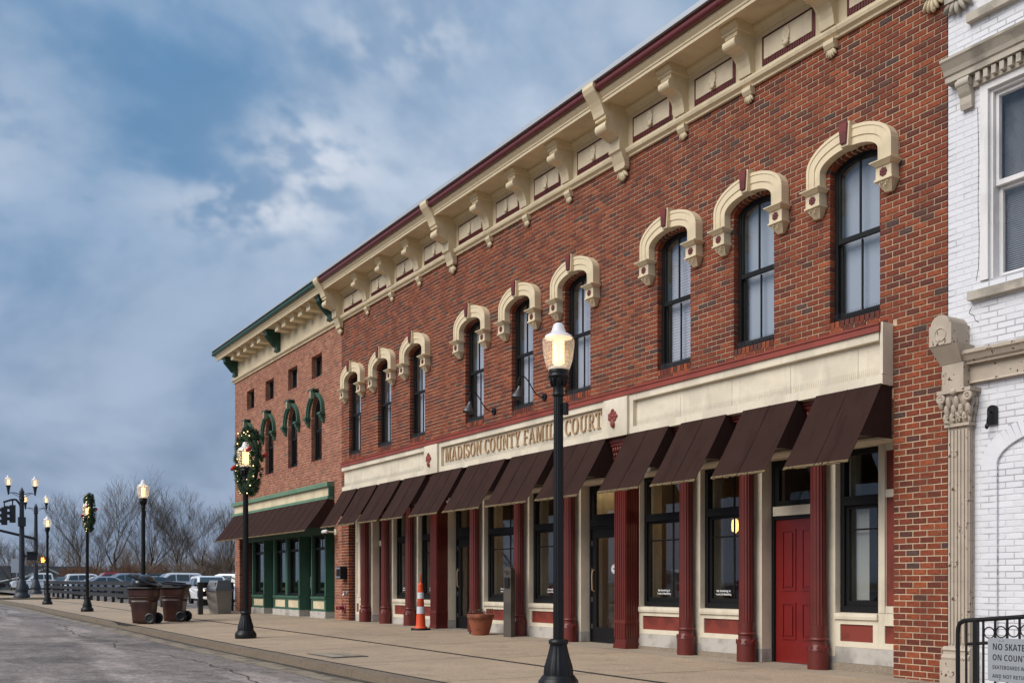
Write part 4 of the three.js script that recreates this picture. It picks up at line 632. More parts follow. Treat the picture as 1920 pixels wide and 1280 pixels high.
  lmesh('lower_pane', B(-hw + 0.125, hw - 0.125, 0.135, 0.88, -0.18, -0.176), mGlass, w);
  lmesh('jamb_liner', [B(-hw - 0.02, -hw + 0.05, 0.02, h, -0.45, -0.202), B(hw - 0.05, hw + 0.02, 0.02, h, -0.45, -0.202)], mLiner, w);
  lmesh('shade', B(-hw + 0.16, hw - 0.08, 0.92, h + 0.3, -0.32, -0.315), std([0.38, 0.38, 0.42], 0.9), w);
  AXs.forEach((x) => put(w, greenB, x, sill, 0));
  // green iron hoods with drops
  const hd = lmesh('green_hood', [PZ(archRing([0.67, 6.02, 6.06, 0.64], [0.6, 6.02, 6.06, 0.575]), 0, 0.1), PZ(archRing([0.6, 6.02, 6.06, 0.575], [0.535, 6.02, 6.06, 0.53]), 0, 0.07), ...[-1, 1].map((s) => B(s * 0.595 - 0.12, s * 0.595 + 0.12, 5.97, 6.03, 0, 0.17))].map((g) => g.translate(0, -sill, 0)), mGreen);
  for (const s of [-1, 1]) lmesh('hood_drop', [PX([[0, 5.97], [0.14, 5.97], [0.13, 5.9], [0.08, 5.84], [0.06, 5.78], [0.03, 5.74], [0, 5.74]], s * 0.595 - 0.07, s * 0.595 + 0.07).translate(0, -sill, 0)], mGreen, hd);
  lmesh('hood_keystone', [PZ([[-0.055, 6.73], [0.055, 6.73], [0.04, 6.52], [-0.04, 6.52]], 0.08, 0.2).translate(0, -sill, 0)], std([0.33, 0.36, 0.25], 0.6, { map: tPaint }), hd);
  lmesh('hood_crest', [B(-0.2, 0.2, 6.73, 6.78, 0, 0.2).translate(0, -sill, 0)], mGreenDark, hd);
  AXs.forEach((x) => put(hd, greenB, x, sill, 0));
  // small square attic windows
  const q = S1 - S0, sw = lmesh('attic_window', [B(-SH + 0.003, -SH + 0.06, 0.003, q - 0.003, -0.24, -0.16), B(SH - 0.06, SH - 0.003, 0.003, q - 0.003, -0.24, -0.16), B(-SH + 0.06, SH - 0.06, 0.003, 0.06, -0.24, -0.16), B(-SH + 0.06, SH - 0.06, q - 0.1, q - 0.003, -0.24, -0.16)], mBlack);
  lmesh('mullion', B(-0.02, 0.02, 0.06, q - 0.1, -0.23, -0.17), mBlack, sw);
  lmesh('pane', B(-SH + 0.055, SH - 0.055, 0.055, q - 0.095, -0.204, -0.2), mGlass, sw);
  lmesh('shade', B(-SH + 0.09, SH - 0.03, 0.05, q - 0.08, -0.34, -0.335), mBlind, sw);
  SXs.forEach((x) => put(sw, greenB, x, S0, 0));
  // cornice
  const a = GX0 - 0.02, b = GX1 + 0.018;
  mesh('bed_moulding', PX([[0, 8.34], [0.045, 8.34], [0.05, 8.38], [0.1, 8.41], [0.115, 8.44], [0.115, 8.47], [0.085, 8.49], [0, 8.49]], a - 0.08, b), mTrim, greenB);
  const fx = [a, -34.6, -32.4, -30.1, -28.4, b]; for (let i = 0; i + 1 < fx.length; i++) mesh('frieze_board', B(fx[i] + 0.003, fx[i + 1] - 0.003, 8.49, 9.2, 0, 0.04), mTrim, greenB);
  mesh('soffit', B(a - 0.15, b, 9.2, 9.25, 0, 0.6), mTrim, greenB);
  mesh('cornice_fascia', PX([[0.55, 9.2], [0.55, 9.15], [0.6, 9.15], [0.6, 9.2], [0.615, 9.205], [0.615, 9.235], [0.66, 9.28], [0.675, 9.315], [0.5, 9.315], [0.5, 9.25]], a - 0.25, b), mTrim, greenB);
  const arc = range(-1.2, 1.2, 10).map((t) => [0.70 + 0.06 * Math.cos(t), 9.38 + 0.065 * Math.sin(t)]), gx = [a - 0.32, -33.5, -30.2, b];
  for (let i = 0; i < 3; i++) mesh('green_gutter', PX([[0.5, 9.318], [0.68, 9.318], ...arc, [0.75, 9.465], [0.5, 9.465]], gx[i] + 0.002, gx[i + 1] - 0.002), mGreenDark, greenB);
  mesh('roof_edge', PX([[0.45, 9.467], [0.78, 9.467], [0.78, 9.51], [-0.6, 9.64], [-0.6, 9.58], [0.45, 9.49]], a - 0.32, b), mRoofMetal, greenB);
  const md = lmesh('modillion', [B(-0.16, 0.16, 8.97, 9.1, 0.04, 0.44), PX([[0.04, 9.1], [0.44, 9.1], [0.46, 9.13], [0.5, 9.17], [0.5, 9.2], [0.04, 9.2]], -0.19, 0.19)], mTrim);
  for (const x of [-35.72, -34.99, -34.24, -33.43, -32.75, -30.93, -30.29, -29.53, -28.84, -28.15]) put(md, greenB, x, 0, 0);
  const gb = lmesh('green_bracket', [PX([[0.04, 9.2], [0.55, 9.2], [0.55, 9.13], [0.5, 9.1], [0.5, 9.02], [0.44, 8.96], [0.16, 8.66], [0.15, 8.6], [0.12, 8.58], [0.12, 8.53], [0.09, 8.5], [0.04, 8.5]], -0.13, 0.13)], mGreenDark);
  lmesh('bracket_rib', [-0.075, 0, 0.075].map((x) => bar([x, 9.0, 0.485], [x, 8.68, 0.195], 0.03, 0.05)), mGreenDark, gb);
  lmesh('bracket_foot', [new THREE.CylinderGeometry(0.05, 0.05, 0.3, 12).rotateZ(Math.PI / 2).translate(0, 8.57, 0.12)], mGreenDark, gb);
  for (const x of [-36.5, -31.85, -27.25]) put(gb, greenB, x, 0, 0);
  // fascia board over the awning
  mesh('fascia_moulding', PX([[0, 3.95], [0.22, 3.93], [0.22, 3.81], [0, 3.81]], -36.6, -27.22), mGreenLite, greenB);
  mesh('fascia_moulding', PX([[0, 3.535], [0.2, 3.535], [0.2, 3.44], [0, 3.44]], -36.55, -27.24), mGreenLite, greenB);
  mesh('fascia_end', B(-27.3, -27.22, 3.537, 3.808, 0, 0.16), mGreen, greenB);
  for (let i = 0, x = -36.5; i < 8; i++, x += 1.15) mesh('fascia_panel', B(x, x + 1.144, 3.537, 3.808, 0, 0.13), mTrim, greenB);
  // shopfront: green posts, recessed doors, panelled bulkheads
  const zf = -0.12;
  mesh('shopfront_beam', B(g0 + 0.002, g1 - 0.002, 2.5, 3.3, -0.9, -0.14), mGreen, greenB);
  const bay = (x0, x1) => {
    mesh('stone_plinth', B(x0 - 0.03, x1 + 0.03, 0, 0.21, -0.85, zf + 0.02), mStone, greenB);
    const k = mesh('bulkhead', [B(x0, x1, 0.212, 0.58, -0.8, zf - 0.03), B(x0, x1, 0.212, 0.28, zf - 0.03, zf), B(x0, x1, 0.525, 0.58, zf - 0.03, zf), B(x0, x0 + 0.12, 0.28, 0.525, zf - 0.03, zf), B(x1 - 0.12, x1, 0.28, 0.525, zf - 0.03, zf)], mGreen, greenB);
    mesh('cream_panel', B(x0 + 0.122, x1 - 0.122, 0.282, 0.523, zf - 0.03, zf - 0.022), mTrim, k);
    mesh('window_sill', PX([[-0.5, 0.582], [zf + 0.03, 0.582], [zf + 0.03, 0.65], [-0.5, 0.67]], x0 + 0.002, x1 - 0.002), mGreen, greenB);
    const w2 = mesh('shop_window', [B(x0 + 0.085, x0 + 0.14, 0.672, 2.498, -0.30, -0.21), B(x1 - 0.14, x1 - 0.085, 0.672, 2.498, -0.30, -0.21), B(x0 + 0.14, x1 - 0.14, 0.672, 0.74, -0.30, -0.21), B(x0 + 0.14, x1 - 0.14, 2.05, 2.13, -0.30, -0.21), B(x0 + 0.14, x1 - 0.14, 2.43, 2.498, -0.30, -0.21)], mBlack, greenB);
    mesh('pane', B(x0 + 0.135, x1 - 0.135, 0.735, 2.055, -0.262, -0.258), mGlass, w2); mesh('transom_pane', B(x0 + 0.135, x1 - 0.135, 2.125, 2.435, -0.262, -0.258), mGlass, w2);
    mesh('muntin', B((x0 + x1) / 2 - 0.015, (x0 + x1) / 2 + 0.015, 2.13, 2.43, -0.27, -0.25), mBlack, w2);
    mesh('window_post', B(x0, x0 + 0.085, 0.672, 2.5, -0.8, zf), mGreen, greenB); mesh('window_post', B(x1 - 0.085, x1, 0.672, 2.5, -0.8, zf), mGreen, greenB);
  };
  bay(-35.2, -33.88); bay(-32.9, -31.64); bay(-31.62, -30.41); bay(-29.4, -28.2);
  const door = (x0, x1, solid) => {
    const zd = -0.45, fr = mesh('door_frame', [B(x0, x0 + 0.07, 0.01, 2.498, -0.8, zd), B(x1 - 0.07, x1, 0.01, 2.498, -0.8, zd), B(x0 + 0.07, x1 - 0.07, 2.04, 2.12, -0.8, zd)], solid ? mGreen : mBlack, greenB);
    mesh('transom_pane', B(x0 + 0.065, x1 - 0.065, 2.115, 2.5, -0.53, -0.526), mGlass, fr);
    if (solid) { const d = mesh('green_door', B(x0 + 0.072, x1 - 0.072, 0.02, 2.038, -0.58, zd - 0.03), mGreenLite, greenB); for (const [u, v] of [[0.2, 0.95], [1.05, 1.85]]) mesh('door_panel', B(x0 + 0.2, x1 - 0.2, u, v, zd - 0.03, zd - 0.018), mGreen, d); } else {
      const d = mesh('glass_door', [B(x0 + 0.072, x0 + 0.18, 0.02, 2.038, -0.57, zd - 0.02), B(x1 - 0.18, x1 - 0.072, 0.02, 2.038, -0.57, zd - 0.02), B(x0 + 0.18, x1 - 0.18, 0.02, 0.25, -0.57, zd - 0.02), B(x0 + 0.18, x1 - 0.18, 1.9, 2.038, -0.57, zd - 0.02)], mBlack, greenB);
      mesh('door_pane', B(x0 + 0.175, x1 - 0.175, 0.245, 1.905, -0.53, -0.526), mGlass, d); mesh('door_pull', rod([x0 + 0.13, 0.9, zd + 0.02], [x0 + 0.13, 1.25, zd + 0.02], 0.012), mSteel, d);
    }
  };
  door(-36.29, -35.22); door(-33.86, -32.92); door(-30.39, -29.42); door(-28.18, -27.22, true);
}
{
  const o = { zt: 0.205, yt: 3.45, zb: 0.9, yb: 2.515, ys: 2.62, zw: 0.012 };
  const t = awning(-36.35, -27.2, o, 'wide brown canvas awning over the green shopfront', 13);
}
// ---------------------------------------------------------------- the white painted building
const whiteB = thing('white_building', 'white painted brick building with carved stone pilaster at the right edge', 'building', [-3.6, -0.2, 0]);
{
  const R = 0.6, X0 = XR + 0.012, w0 = -7.08, w1 = -5.7, y0 = 4.58, y1 = 6.78;
  const mCarve = std([0.50, 0.44, 0.38], 0.8, { map: tWorn, bumpMap: tGrain, bumpScale: 0.002 }), mLint = std([0.47, 0.42, 0.35], 0.8, { map: tDirt, bumpMap: tGrain, bumpScale: 0.002 }), mWhite = std([0.72, 0.72, 0.75], 0.5, { map: tPaint });
  mesh('wall', PZ([[X0, -0.3], [R, -0.3], [R, 9.6], [X0, 9.6]], -0.3, -0.0022, [path([[w0 - 0.1, y0], [w1 + 0.1, y0], [w1 + 0.1, y1 + 0.08], [w0 - 0.1, y1 + 0.08]]), path(archPts(0.85, -0.29, 2.42, 0.36, 16, -6.13))]), mWhiteMortar, whiteB);
  mesh('blind_niche', B(-7.0, -5.26, -0.3, 2.8, -0.28, -0.036), mWhiteMortar, whiteB);
  const blocked = (y) => { const o = []; if (y > y0 - 0.03 && y < y1 + 0.1) o.push([w0 - 0.1, w1 + 0.1]); if (y < 2.42) o.push([-6.98, -5.28]); else if (y < 2.98) { const t = (y - 2.42) / 0.56, hw = 1.05 * Math.sqrt(1 - t * t); o.push([-6.13 - hw, -6.13 + hw]); } return o; };
  const ex = []; for (let k = 0; k < 34; k++) { const a = Math.PI * (k + 0.5) / 34; ex.push([-6.13 + 0.955 * Math.cos(a), 2.42 + 0.465 * Math.sin(a), 0.2, 0.07, Math.atan2(Math.sin(a) / 0.46, Math.cos(a) / 0.95)]); }
  layBricks(whiteB, { x0: X0, x1: -4.4, y0: -0.29, y1: 9.5, course: 0.0735, len: 0.212, joint: 0.008, tones: whiteTones, blocked, extra: ex, rough: 0.6, proud: 0.0018, map: null, bump: 0.006, name: 'painted_brick' });
  layBricks(whiteB, { x0: -7.0, x1: -5.28, y0: -0.29, y1: 2.75, z: -0.032, course: 0.0735, len: 0.212, joint: 0.008, tones: whiteTones, near: 0, rough: 0.6, proud: 0.0018, map: null, bump: 0.006, name: 'niche_brick' });
  mesh('rest_of_front', B(-4.4, R, -0.3, 9.6, -0.0018, -0.0008), mWhiteMortar, whiteB);
  mesh('side_wall', B(R - 0.3, R, -0.3, 9.6, -13, -0.31), mWhiteMortar, whiteB); mesh('back_wall', B(X0, R, -0.3, 9.6, -13.3, -13.004), mWhiteMortar, whiteB); mesh('side_wall', B(X0, X0 + 0.2, -0.3, 9.6, -13, -0.31), mWhiteMortar, whiteB); mesh('roof', B(X0, R, 9.602, 9.7, -13.3, 0), mRoofMetal, whiteB);
  mesh('room_wall', B(-7.4, 0.2, 3.4, 9.5, -4.3, -4.2), mDarkIn, whiteB);
  // settlement cracks
  const ck = (pts) => mesh('crack', tube(pts, 0.0035, 40, 4), std([0.06, 0.06, 0.07], 1), whiteB);
  ck([[-7.22, 6.62, 0.001], [-7.205, 6.0, 0.002], [-7.215, 5.5, 0.001], [-7.2, 5.1, 0.002], [-7.21, 4.75, 0.001], [-7.24, 4.6, 0.001]]);
  ck([[-7.3, 4.3, 0.001], [-7.33, 4.24, 0.002], [-7.27, 4.2, 0.002], [-7.25, 4.14, 0.001], [-7.2, 4.1, 0.001]]);
  // sash window with blind, stone sill, dentilled lintel on scrolls
  const w = mesh('sash_window', [B(w0 - 0.1, w0, y0, y1 + 0.08, -0.2, 0.02), B(w1, w1 + 0.1, y0, y1 + 0.08, -0.2, 0.02), B(w0, w1, y1, y1 + 0.08, -0.2, 0.02), B(w0, w0 + 0.035, y0, y1, -0.2, -0.03), B(w0 + 0.035, w1, y1 - 0.035, y1, -0.2, -0.03)], mWhite, whiteB);
  const m = 5.68;
  mesh('sash', [B(w0 + 0.037, w0 + 0.075, m - 0.02, y1 - 0.037, -0.14, -0.08), B(w0 + 0.075, w1 - 0.03, m - 0.02, m + 0.04, -0.14, -0.08), B(w0 + 0.075, w1 - 0.03, y1 - 0.08, y1 - 0.037, -0.14, -0.08), B(w0 + 0.037, w0 + 0.085, y0 + 0.002, m - 0.022, -0.19, -0.142), B(w0 + 0.085, w1 - 0.03, y0 + 0.002, y0 + 0.07, -0.19, -0.142), B(w0 + 0.085, w1 - 0.03, m - 0.06, m - 0.022, -0.19, -0.142)], mWhite, w);
  mesh('upper_pane', B(w0 + 0.07, w1 - 0.03, m + 0.035, y1 - 0.075, -0.112, -0.108), mGlass, w); mesh('lower_pane', B(w0 + 0.08, w1 - 0.03, y0 + 0.065, m - 0.055, -0.168, -0.164), mGlass, w);
  const sl = []; for (let y = y0 + 0.05; y < y1; y += 0.025) sl.push(new THREE.BoxGeometry(w1 - w0 - 0.1, 0.002, 0.024).rotateX(0.75).translate((w0 + w1) / 2, y, -0.235));
  mesh('blind', sl, std([0.34, 0.35, 0.39], 0.8), w);
  mesh('stone_sill', PX([[-0.2, 4.465], [0.09, 4.465], [0.09, 4.365], [-0.2, 4.365]], -7.3, -5.4), mLint, whiteB);
  mesh('upper_sill', PX([[-0.05, 7.74], [0.08, 7.74], [0.08, 7.64], [-0.05, 7.64]], -7.32, -5.4), mLint, whiteB);
  mesh('upper_window', [B(-7.2, -5.5, 7.742, 9.4, -0.02, 0.03)], mWhite, whiteB);
  const ln = mesh('lintel', [PX([[0, 7.0], [0.13, 7.0], [0.13, 7.07], [0.15, 7.08], [0.17, 7.13], [0.22, 7.2], [0.24, 7.22], [0.24, 7.25], [0, 7.28]], -7.56, -5.3), PX([[0, 6.86], [0.05, 6.86], [0.05, 6.998], [0, 6.998]], -7.3, -5.4)], mLint, whiteB);
  for (let x = -7.18; x < -5.6; x += 0.1) mesh('dentil', B(x, x + 0.055, 6.89, 6.985, 0.05, 0.11), mLint, ln);
  for (const x of [-7.33, -5.45]) mesh('scroll_bracket', [PX([[0, 6.66], [0.05, 6.64], [0.07, 6.7], [0.07, 6.78], [0.1, 6.82], [0.13, 6.88], [0.14, 6.94], [0.12, 6.998], [0, 6.998]], x - 0.075, x + 0.075), new THREE.CylinderGeometry(0.05, 0.05, 0.17, 14).rotateZ(Math.PI / 2).translate(x, 6.93, 0.105)], mLint, ln);
  mesh('carved_leaf', [B(-7.58, -7.3, 7.96, 8.1, 0, 0.12), ...[-2, -1, 0, 1, 2].map((k) => new THREE.SphereGeometry(0.055, 8, 6).scale(0.7, 1.7, 0.9).rotateZ(k * 0.45).translate(-7.44 + k * 0.055, 7.9 + Math.abs(k) * 0.018, 0.06))], mLint, whiteB);
  // pilaster: plinth, fluted shaft, leafy capital, entablature block with rounded top
  const px0 = -7.53, px1 = -7.265, c = (px0 + px1) / 2, fl = [];
  for (let k = 0; k < 6; k++) fl.push(B(px0 + 0.004 + k * 0.0455, px0 + 0.03 + k * 0.0455, 0.33, 2.86, 0.105, 0.12)); for (let k = 0; k < 3; k++) fl.push(B(px1 - 0.006, px1 + 0.008, 0.33, 2.86, 0.008 + k * 0.036, 0.03 + k * 0.036));
  const pl = mesh('stone_pilaster', [B(px0, px1 - 0.002, 0.3, 2.9, 0, 0.105), ...fl], mCarve, whiteB);
  mesh('pilaster_base', [B(-7.59, -7.2, -0.25, 0.14, 0, 0.19), PX([[0, 0.14], [0.18, 0.14], [0.19, 0.17], [0.17, 0.2], [0.15, 0.21], [0.15, 0.24], [0.165, 0.26], [0.14, 0.3], [0, 0.3]], -7.575, -7.22)], mCarve, pl);
  const lv = []; for (let r = 0; r < 3; r++) for (let k = 0; k < 4; k++) { const s = 1 + r * 0.14; lv.push(new THREE.SphereGeometry(0.05, 8, 7).scale(0.72, 1.5, 0.55).rotateX(0.3).translate(c + (k - 1.5 + (r % 2) * 0.5 - 0.25) * 0.082 * s, 2.99 + r * 0.095, 0.135 + r * 0.022)); if (k < 2) lv.push(new THREE.SphereGeometry(0.045, 7, 6).scale(0.55, 1.5, 0.7).translate(px1 + 0.012 + r * 0.018, 2.99 + r * 0.095, 0.035 + k * 0.07)); }
  for (let i = 0; i < 26; i++) lv.push(new THREE.IcosahedronGeometry(rr(0.012, 0.028), 0).translate(c + rr(-0.15, 0.16), rr(2.95, 3.28), 0.145 + rr(0, 0.03)));
  for (const s of [-1, 1]) lv.push(new THREE.TorusGeometry(0.042, 0.02, 8, 16).translate(c + s * 0.175, 3.235, 0.19), new THREE.SphereGeometry(0.024, 8, 6).translate(c + s * 0.175, 3.235, 0.19));
  mesh('carved_capital', [frustum(0.27, 0.12, 0.36, 0.17, 2.93, 3.29).translate(c, 0, 0), B(px0 - 0.03, px1 + 0.03, 2.9, 2.935, 0, 0.145), B(c - 0.22, c + 0.22, 3.29, 3.335, 0, 0.21), new THREE.SphereGeometry(0.045, 8, 6).translate(c, 3.3, 0.2), ...lv], mCarve, pl);
  const eb = mesh('entablature_block', [B(-7.56, -7.28, 3.337, 3.64, 0, 0.185), frustum(0.28, 0.19, 0.36, 0.34, 3.642, 3.845).translate(-7.44, 0, 0)], mCarve, pl);
  const s = shp([[-7.62, 3.847], [-7.33, 3.847], [-7.33, 4.085]]); const top = new THREE.Shape(); top.moveTo(-7.62, 3.847); top.lineTo(-7.325, 3.847); top.lineTo(-7.325, 4.09); top.absarc(-7.4725, 4.075, 0.125, 0.1, Math.PI - 0.1, false); top.lineTo(-7.62, 4.09); top.closePath();
  const cap = mesh('block_head', [PZ(top, 0, 0.35), new THREE.TorusGeometry(0.075, 0.01, 8, 28).translate(-7.47, 3.97, 0.35)], mCarve, pl);
  mesh('rust_stain_plate', B(-7.54, -7.52, 3.42, 3.56, 0.186, 0.19), mCarve, pl);
  mesh('string_course', PX([[0, 3.61], [0.13, 3.61], [0.13, 3.635], [0.16, 3.65], [0.19, 3.7], [0.22, 3.72], [0.22, 3.76], [0, 3.79]], -7.32, R), mCarve, whiteB);
  mesh('string_frieze', [PX([[0, 3.395], [0.075, 3.395], [0.06, 3.42], [0.06, 3.608], [0, 3.608]], -7.278, R)], mCarve, whiteB);
}
{
  const t = thing('lantern_bracket', 'black iron lantern bracket plate on the white painted wall', 'wall bracket', [-7.02, 2.98, 0]);
  mesh('plate', PZ(archPts(0.06, 2.88, 3.06, 0.045, 10, -7.02), 0.0, 0.035), mIron, t);
  mesh('hook', [tube([[-7.02, 3.02, 0.03], [-7.02, 3.03, 0.08], [-7.03, 2.95, 0.1], [-7.045, 2.88, 0.09]], 0.009, 20, 6), new THREE.SphereGeometry(0.025, 10, 8).scale(1, 1.4, 0.6).translate(-7.047, 2.86, 0.088)], mIron, t);
}
// ---------------------------------------------------------------- street lamps
const mLens = phy([0.95, 0.92, 0.88], 0.1, { transmission: 0.86, thickness: 0, ior: 1.35 });
const mCap = phy([0.7, 0.71, 0.76], 0.35, { transmission: 0.15, thickness: 0 });
const mLed = std([1, 0.9, 0.7], 0.5, { emissive: lin(1, 0.6, 0.2), emissiveIntensity: 0.8 });
const mLedCore = std([0.9, 0.85, 0.7], 0.5, { emissive: lin(1, 0.5, 0.14), emissiveIntensity: 0.2 });
const warm = new THREE.Color(1, 0.72, 0.4);
function lanternParts(t, y, s, detail, cx = 0, cz = 0) {         // acorn lantern: lens, cap, light bars
  const P = (g) => g.scale(s, s, s).translate(cx, y, cz);
  lmesh('lens', P(L([[0.115, 0.0], [0.135, 0.04], [0.16, 0.13], [0.175, 0.24], [0.178, 0.32], [0.17, 0.345], [0.15, 0.352]], 32)), mLens, t);
  lmesh('lantern_cap', P(L([[0.152, 0.352], [0.148, 0.375], [0.115, 0.395], [0.085, 0.405], [0.07, 0.45], [0.055, 0.5], [0.035, 0.515], [0.001, 0.52]], 28)), mCap, t);
  if (detail) {
    const bars = []; for (let k = 0; k < 6; k++) { const a = k * Math.PI / 3 + 0.35; for (let i = 0; i < 8; i++) bars.push(P(new THREE.BoxGeometry(0.034, 0.02, 0.012).translate(0, 0.085 + i * 0.031, 0.055).rotateY(a))); }
    lmesh('light_bars', bars, mLed, t); lmesh('light_core', P(cyl(0.03, 0.03, 0.25, 10).translate(0, 0.07, 0)), mLedCore, t);
  } else lmesh('light_core', P(cyl(0.055, 0.055, 0.25, 10).translate(0, 0.06, 0)), mLed, t);
  lmesh('lamp_seat', P(L([[0.11, 0.0], [0.1, 0.03], [0.06, 0.05], [0.001, 0.055]], 20)), std([0.5, 0.48, 0.45], 0.5), t);
  const l = new THREE.PointLight(warm, 0.07); l.position.set(cx, y + 0.2 * s, cz); l.castShadow = true; t.add(l);
}
function poleParts(t, H) {
  lmesh('base', [flute([[0.2, 0.0], [0.2, 0.13]], 8, 0.03, 8, -1, -0.5), L([[0.22, 0.0], [0.225, 0.05], [0.22, 0.1], [0.19, 0.14], [0.175, 0.16]], 8), flute([[0.16, 0.14], [0.165, 0.18], [0.158, 0.25], [0.125, 0.36], [0.1, 0.46], [0.095, 0.5], [0.095, 0.52]], 16, 0.07, 64, 0.17, 0.5)], mIron, t);
  lmesh('collar', L([[0.095, 0.5], [0.108, 0.505], [0.108, 0.545], [0.075, 0.56], [0.062, 0.56]], 24), mIron, t);
  lmesh('shaft', flute([[0.06, 0.55], [0.06, 0.56], [0.053, H - 0.28], [0.053, H - 0.27]], 14, 0.11, 56, 0, 99), mIron, t);
  const lv = []; for (let k = 0; k < 8; k++) lv.push(new THREE.SphereGeometry(0.025, 6, 5).scale(0.8, 2, 0.6).rotateX(0.3).translate(0, H - 0.13, 0.082).rotateY(k * Math.PI / 4));
  lmesh('capital', [L([[0.053, H - 0.28], [0.068, H - 0.275], [0.068, H - 0.255], [0.06, H - 0.24], [0.062, H - 0.17], [0.08, H - 0.11], [0.105, H - 0.075], [0.115, H - 0.07], [0.115, H - 0.05], [0.1, H - 0.04], [0.108, H - 0.03], [0.108, H + 0.005], [0.1, H + 0.01], [0.001, H + 0.012]], 28), ...lv], mIron, t);
  lmesh('photocell', new THREE.BoxGeometry(0.05, 0.13, 0.05).translate(0.075, H - 0.42, -0.03), mIron, t);
}
const LZ = 4.6, LAMPS = [[-9.2, 'nearest black street lamp, lit, standing in front of the COURT sign', true], [-20.56, 'lit black street lamp carrying the larger Christmas wreath, beside the green shopfront', true], [-30.25, 'lit black street lamp behind the two brown wheeled bins', false], [-39.7, 'lit black street lamp carrying the smaller distant Christmas wreath', false], [-50.4, 'farthest single-headed lit street lamp, right of the traffic signal poles', false]];
for (const [x, lb, det] of LAMPS) {
  const t = thing('street_lamp', lb, 'street lamp', [x, G(x, LZ), LZ], det ? 0.25 : 0, 'single-headed street lamps'); t.userData.local = 1;
  poleParts(t, 3.5); lanternParts(t, 3.51, 1, det); delete t.userData.local;
}
// ---------------------------------------------------------------- wreaths on two lamps
{
  const needle = []; for (let k = 0; k < 9; k++) { const a = k * 2.4, u = 0.35 + 0.4 * hash(k, 3, 1); needle.push(new THREE.ConeGeometry(0.011, 0.1, 3).translate(0, 0.05, 0).rotateZ(u).rotateY(a)); }
  const sprig = join(needle), green = [[0.018, 0.05, 0.016], [0.028, 0.075, 0.024], [0.05, 0.085, 0.024], [0.014, 0.04, 0.018]].map((c) => std(c, 0.85));
  const mFairy = std([1, 0.9, 0.7], 0.5, { emissive: lin(1, 0.66, 0.3), emissiveIntensity: 1.3 }), mBow = std([0.35, 0.006, 0.01], 0.5);
  [[-20.56, 'large green Christmas wreath with red bows and fairy lights on the nearer wreathed lamp'], [-39.7, 'small distant Christmas wreath with fairy lights round a lamp head']].forEach(([x, lb]) => {
    const cy = 3.62 + G(x, LZ), t = thing('christmas_wreath', lb, 'wreath', [x, cy, LZ - 0.06], 0, 'wreaths on lamp posts'), R = 0.55, r = 0.10;
    for (let q = 0; q < 4; q++) {
      const gs = []; for (let i = 0; i < 115; i++) { const a = rnd() * 6.283, b = rnd() * 6.283, rad = r * Math.sqrt(rnd()); const g = sprig.clone(), n = V(Math.cos(a) * Math.cos(b), Math.sin(a) * Math.cos(b), Math.sin(b)); g.applyQuaternion(new THREE.Quaternion().setFromUnitVectors(V(0, 1, 0), n.normalize())); g.translate(Math.cos(a) * (R + rad * Math.cos(b)), Math.sin(a) * (R + rad * Math.cos(b)) * 1.05, rad * Math.sin(b)); g.userData.done = true; gs.push(g); }
      tag(lmesh('foliage', gs, green[q], t), null, null, null, 'stuff');
    }
    lmesh('hoop', new THREE.TorusGeometry(R, 0.05, 8, 40).scale(1, 1.05, 1), std([0.008, 0.02, 0.01], 0.9), t);
    lmesh('strap', [B(-0.03, 0.03, -0.62, -0.5, 0.02, 0.1), B(-0.03, 0.03, -0.66, -0.5, 0.07, 0.13)], mIron, t);
    for (let i = 0; i < 24; i++) { const a = i * 0.262 + rr(-0.05, 0.05), d = rr(-0.13, 0.14); lmesh('fairy_light', new THREE.SphereGeometry(0.012, 6, 5).translate(Math.cos(a) * (R + d), Math.sin(a) * (R + d) * 1.05, rr(0.08, 0.14)), mFairy, t); }
    for (const [a, b] of [[0.35, 1], [3.3, 1], [0.15, -1]]) lmesh('red_bow', [new THREE.SphereGeometry(0.05, 8, 6).scale(1.5, 0.8, 0.6), new THREE.SphereGeometry(0.04, 8, 6).translate(0.07, 0.02, 0), new THREE.SphereGeometry(0.04, 8, 6).translate(-0.07, -0.01, 0)].map((g) => g.translate(Math.cos(a) * R, Math.sin(a) * R, b * 0.16)), mBow, t);
  });
}
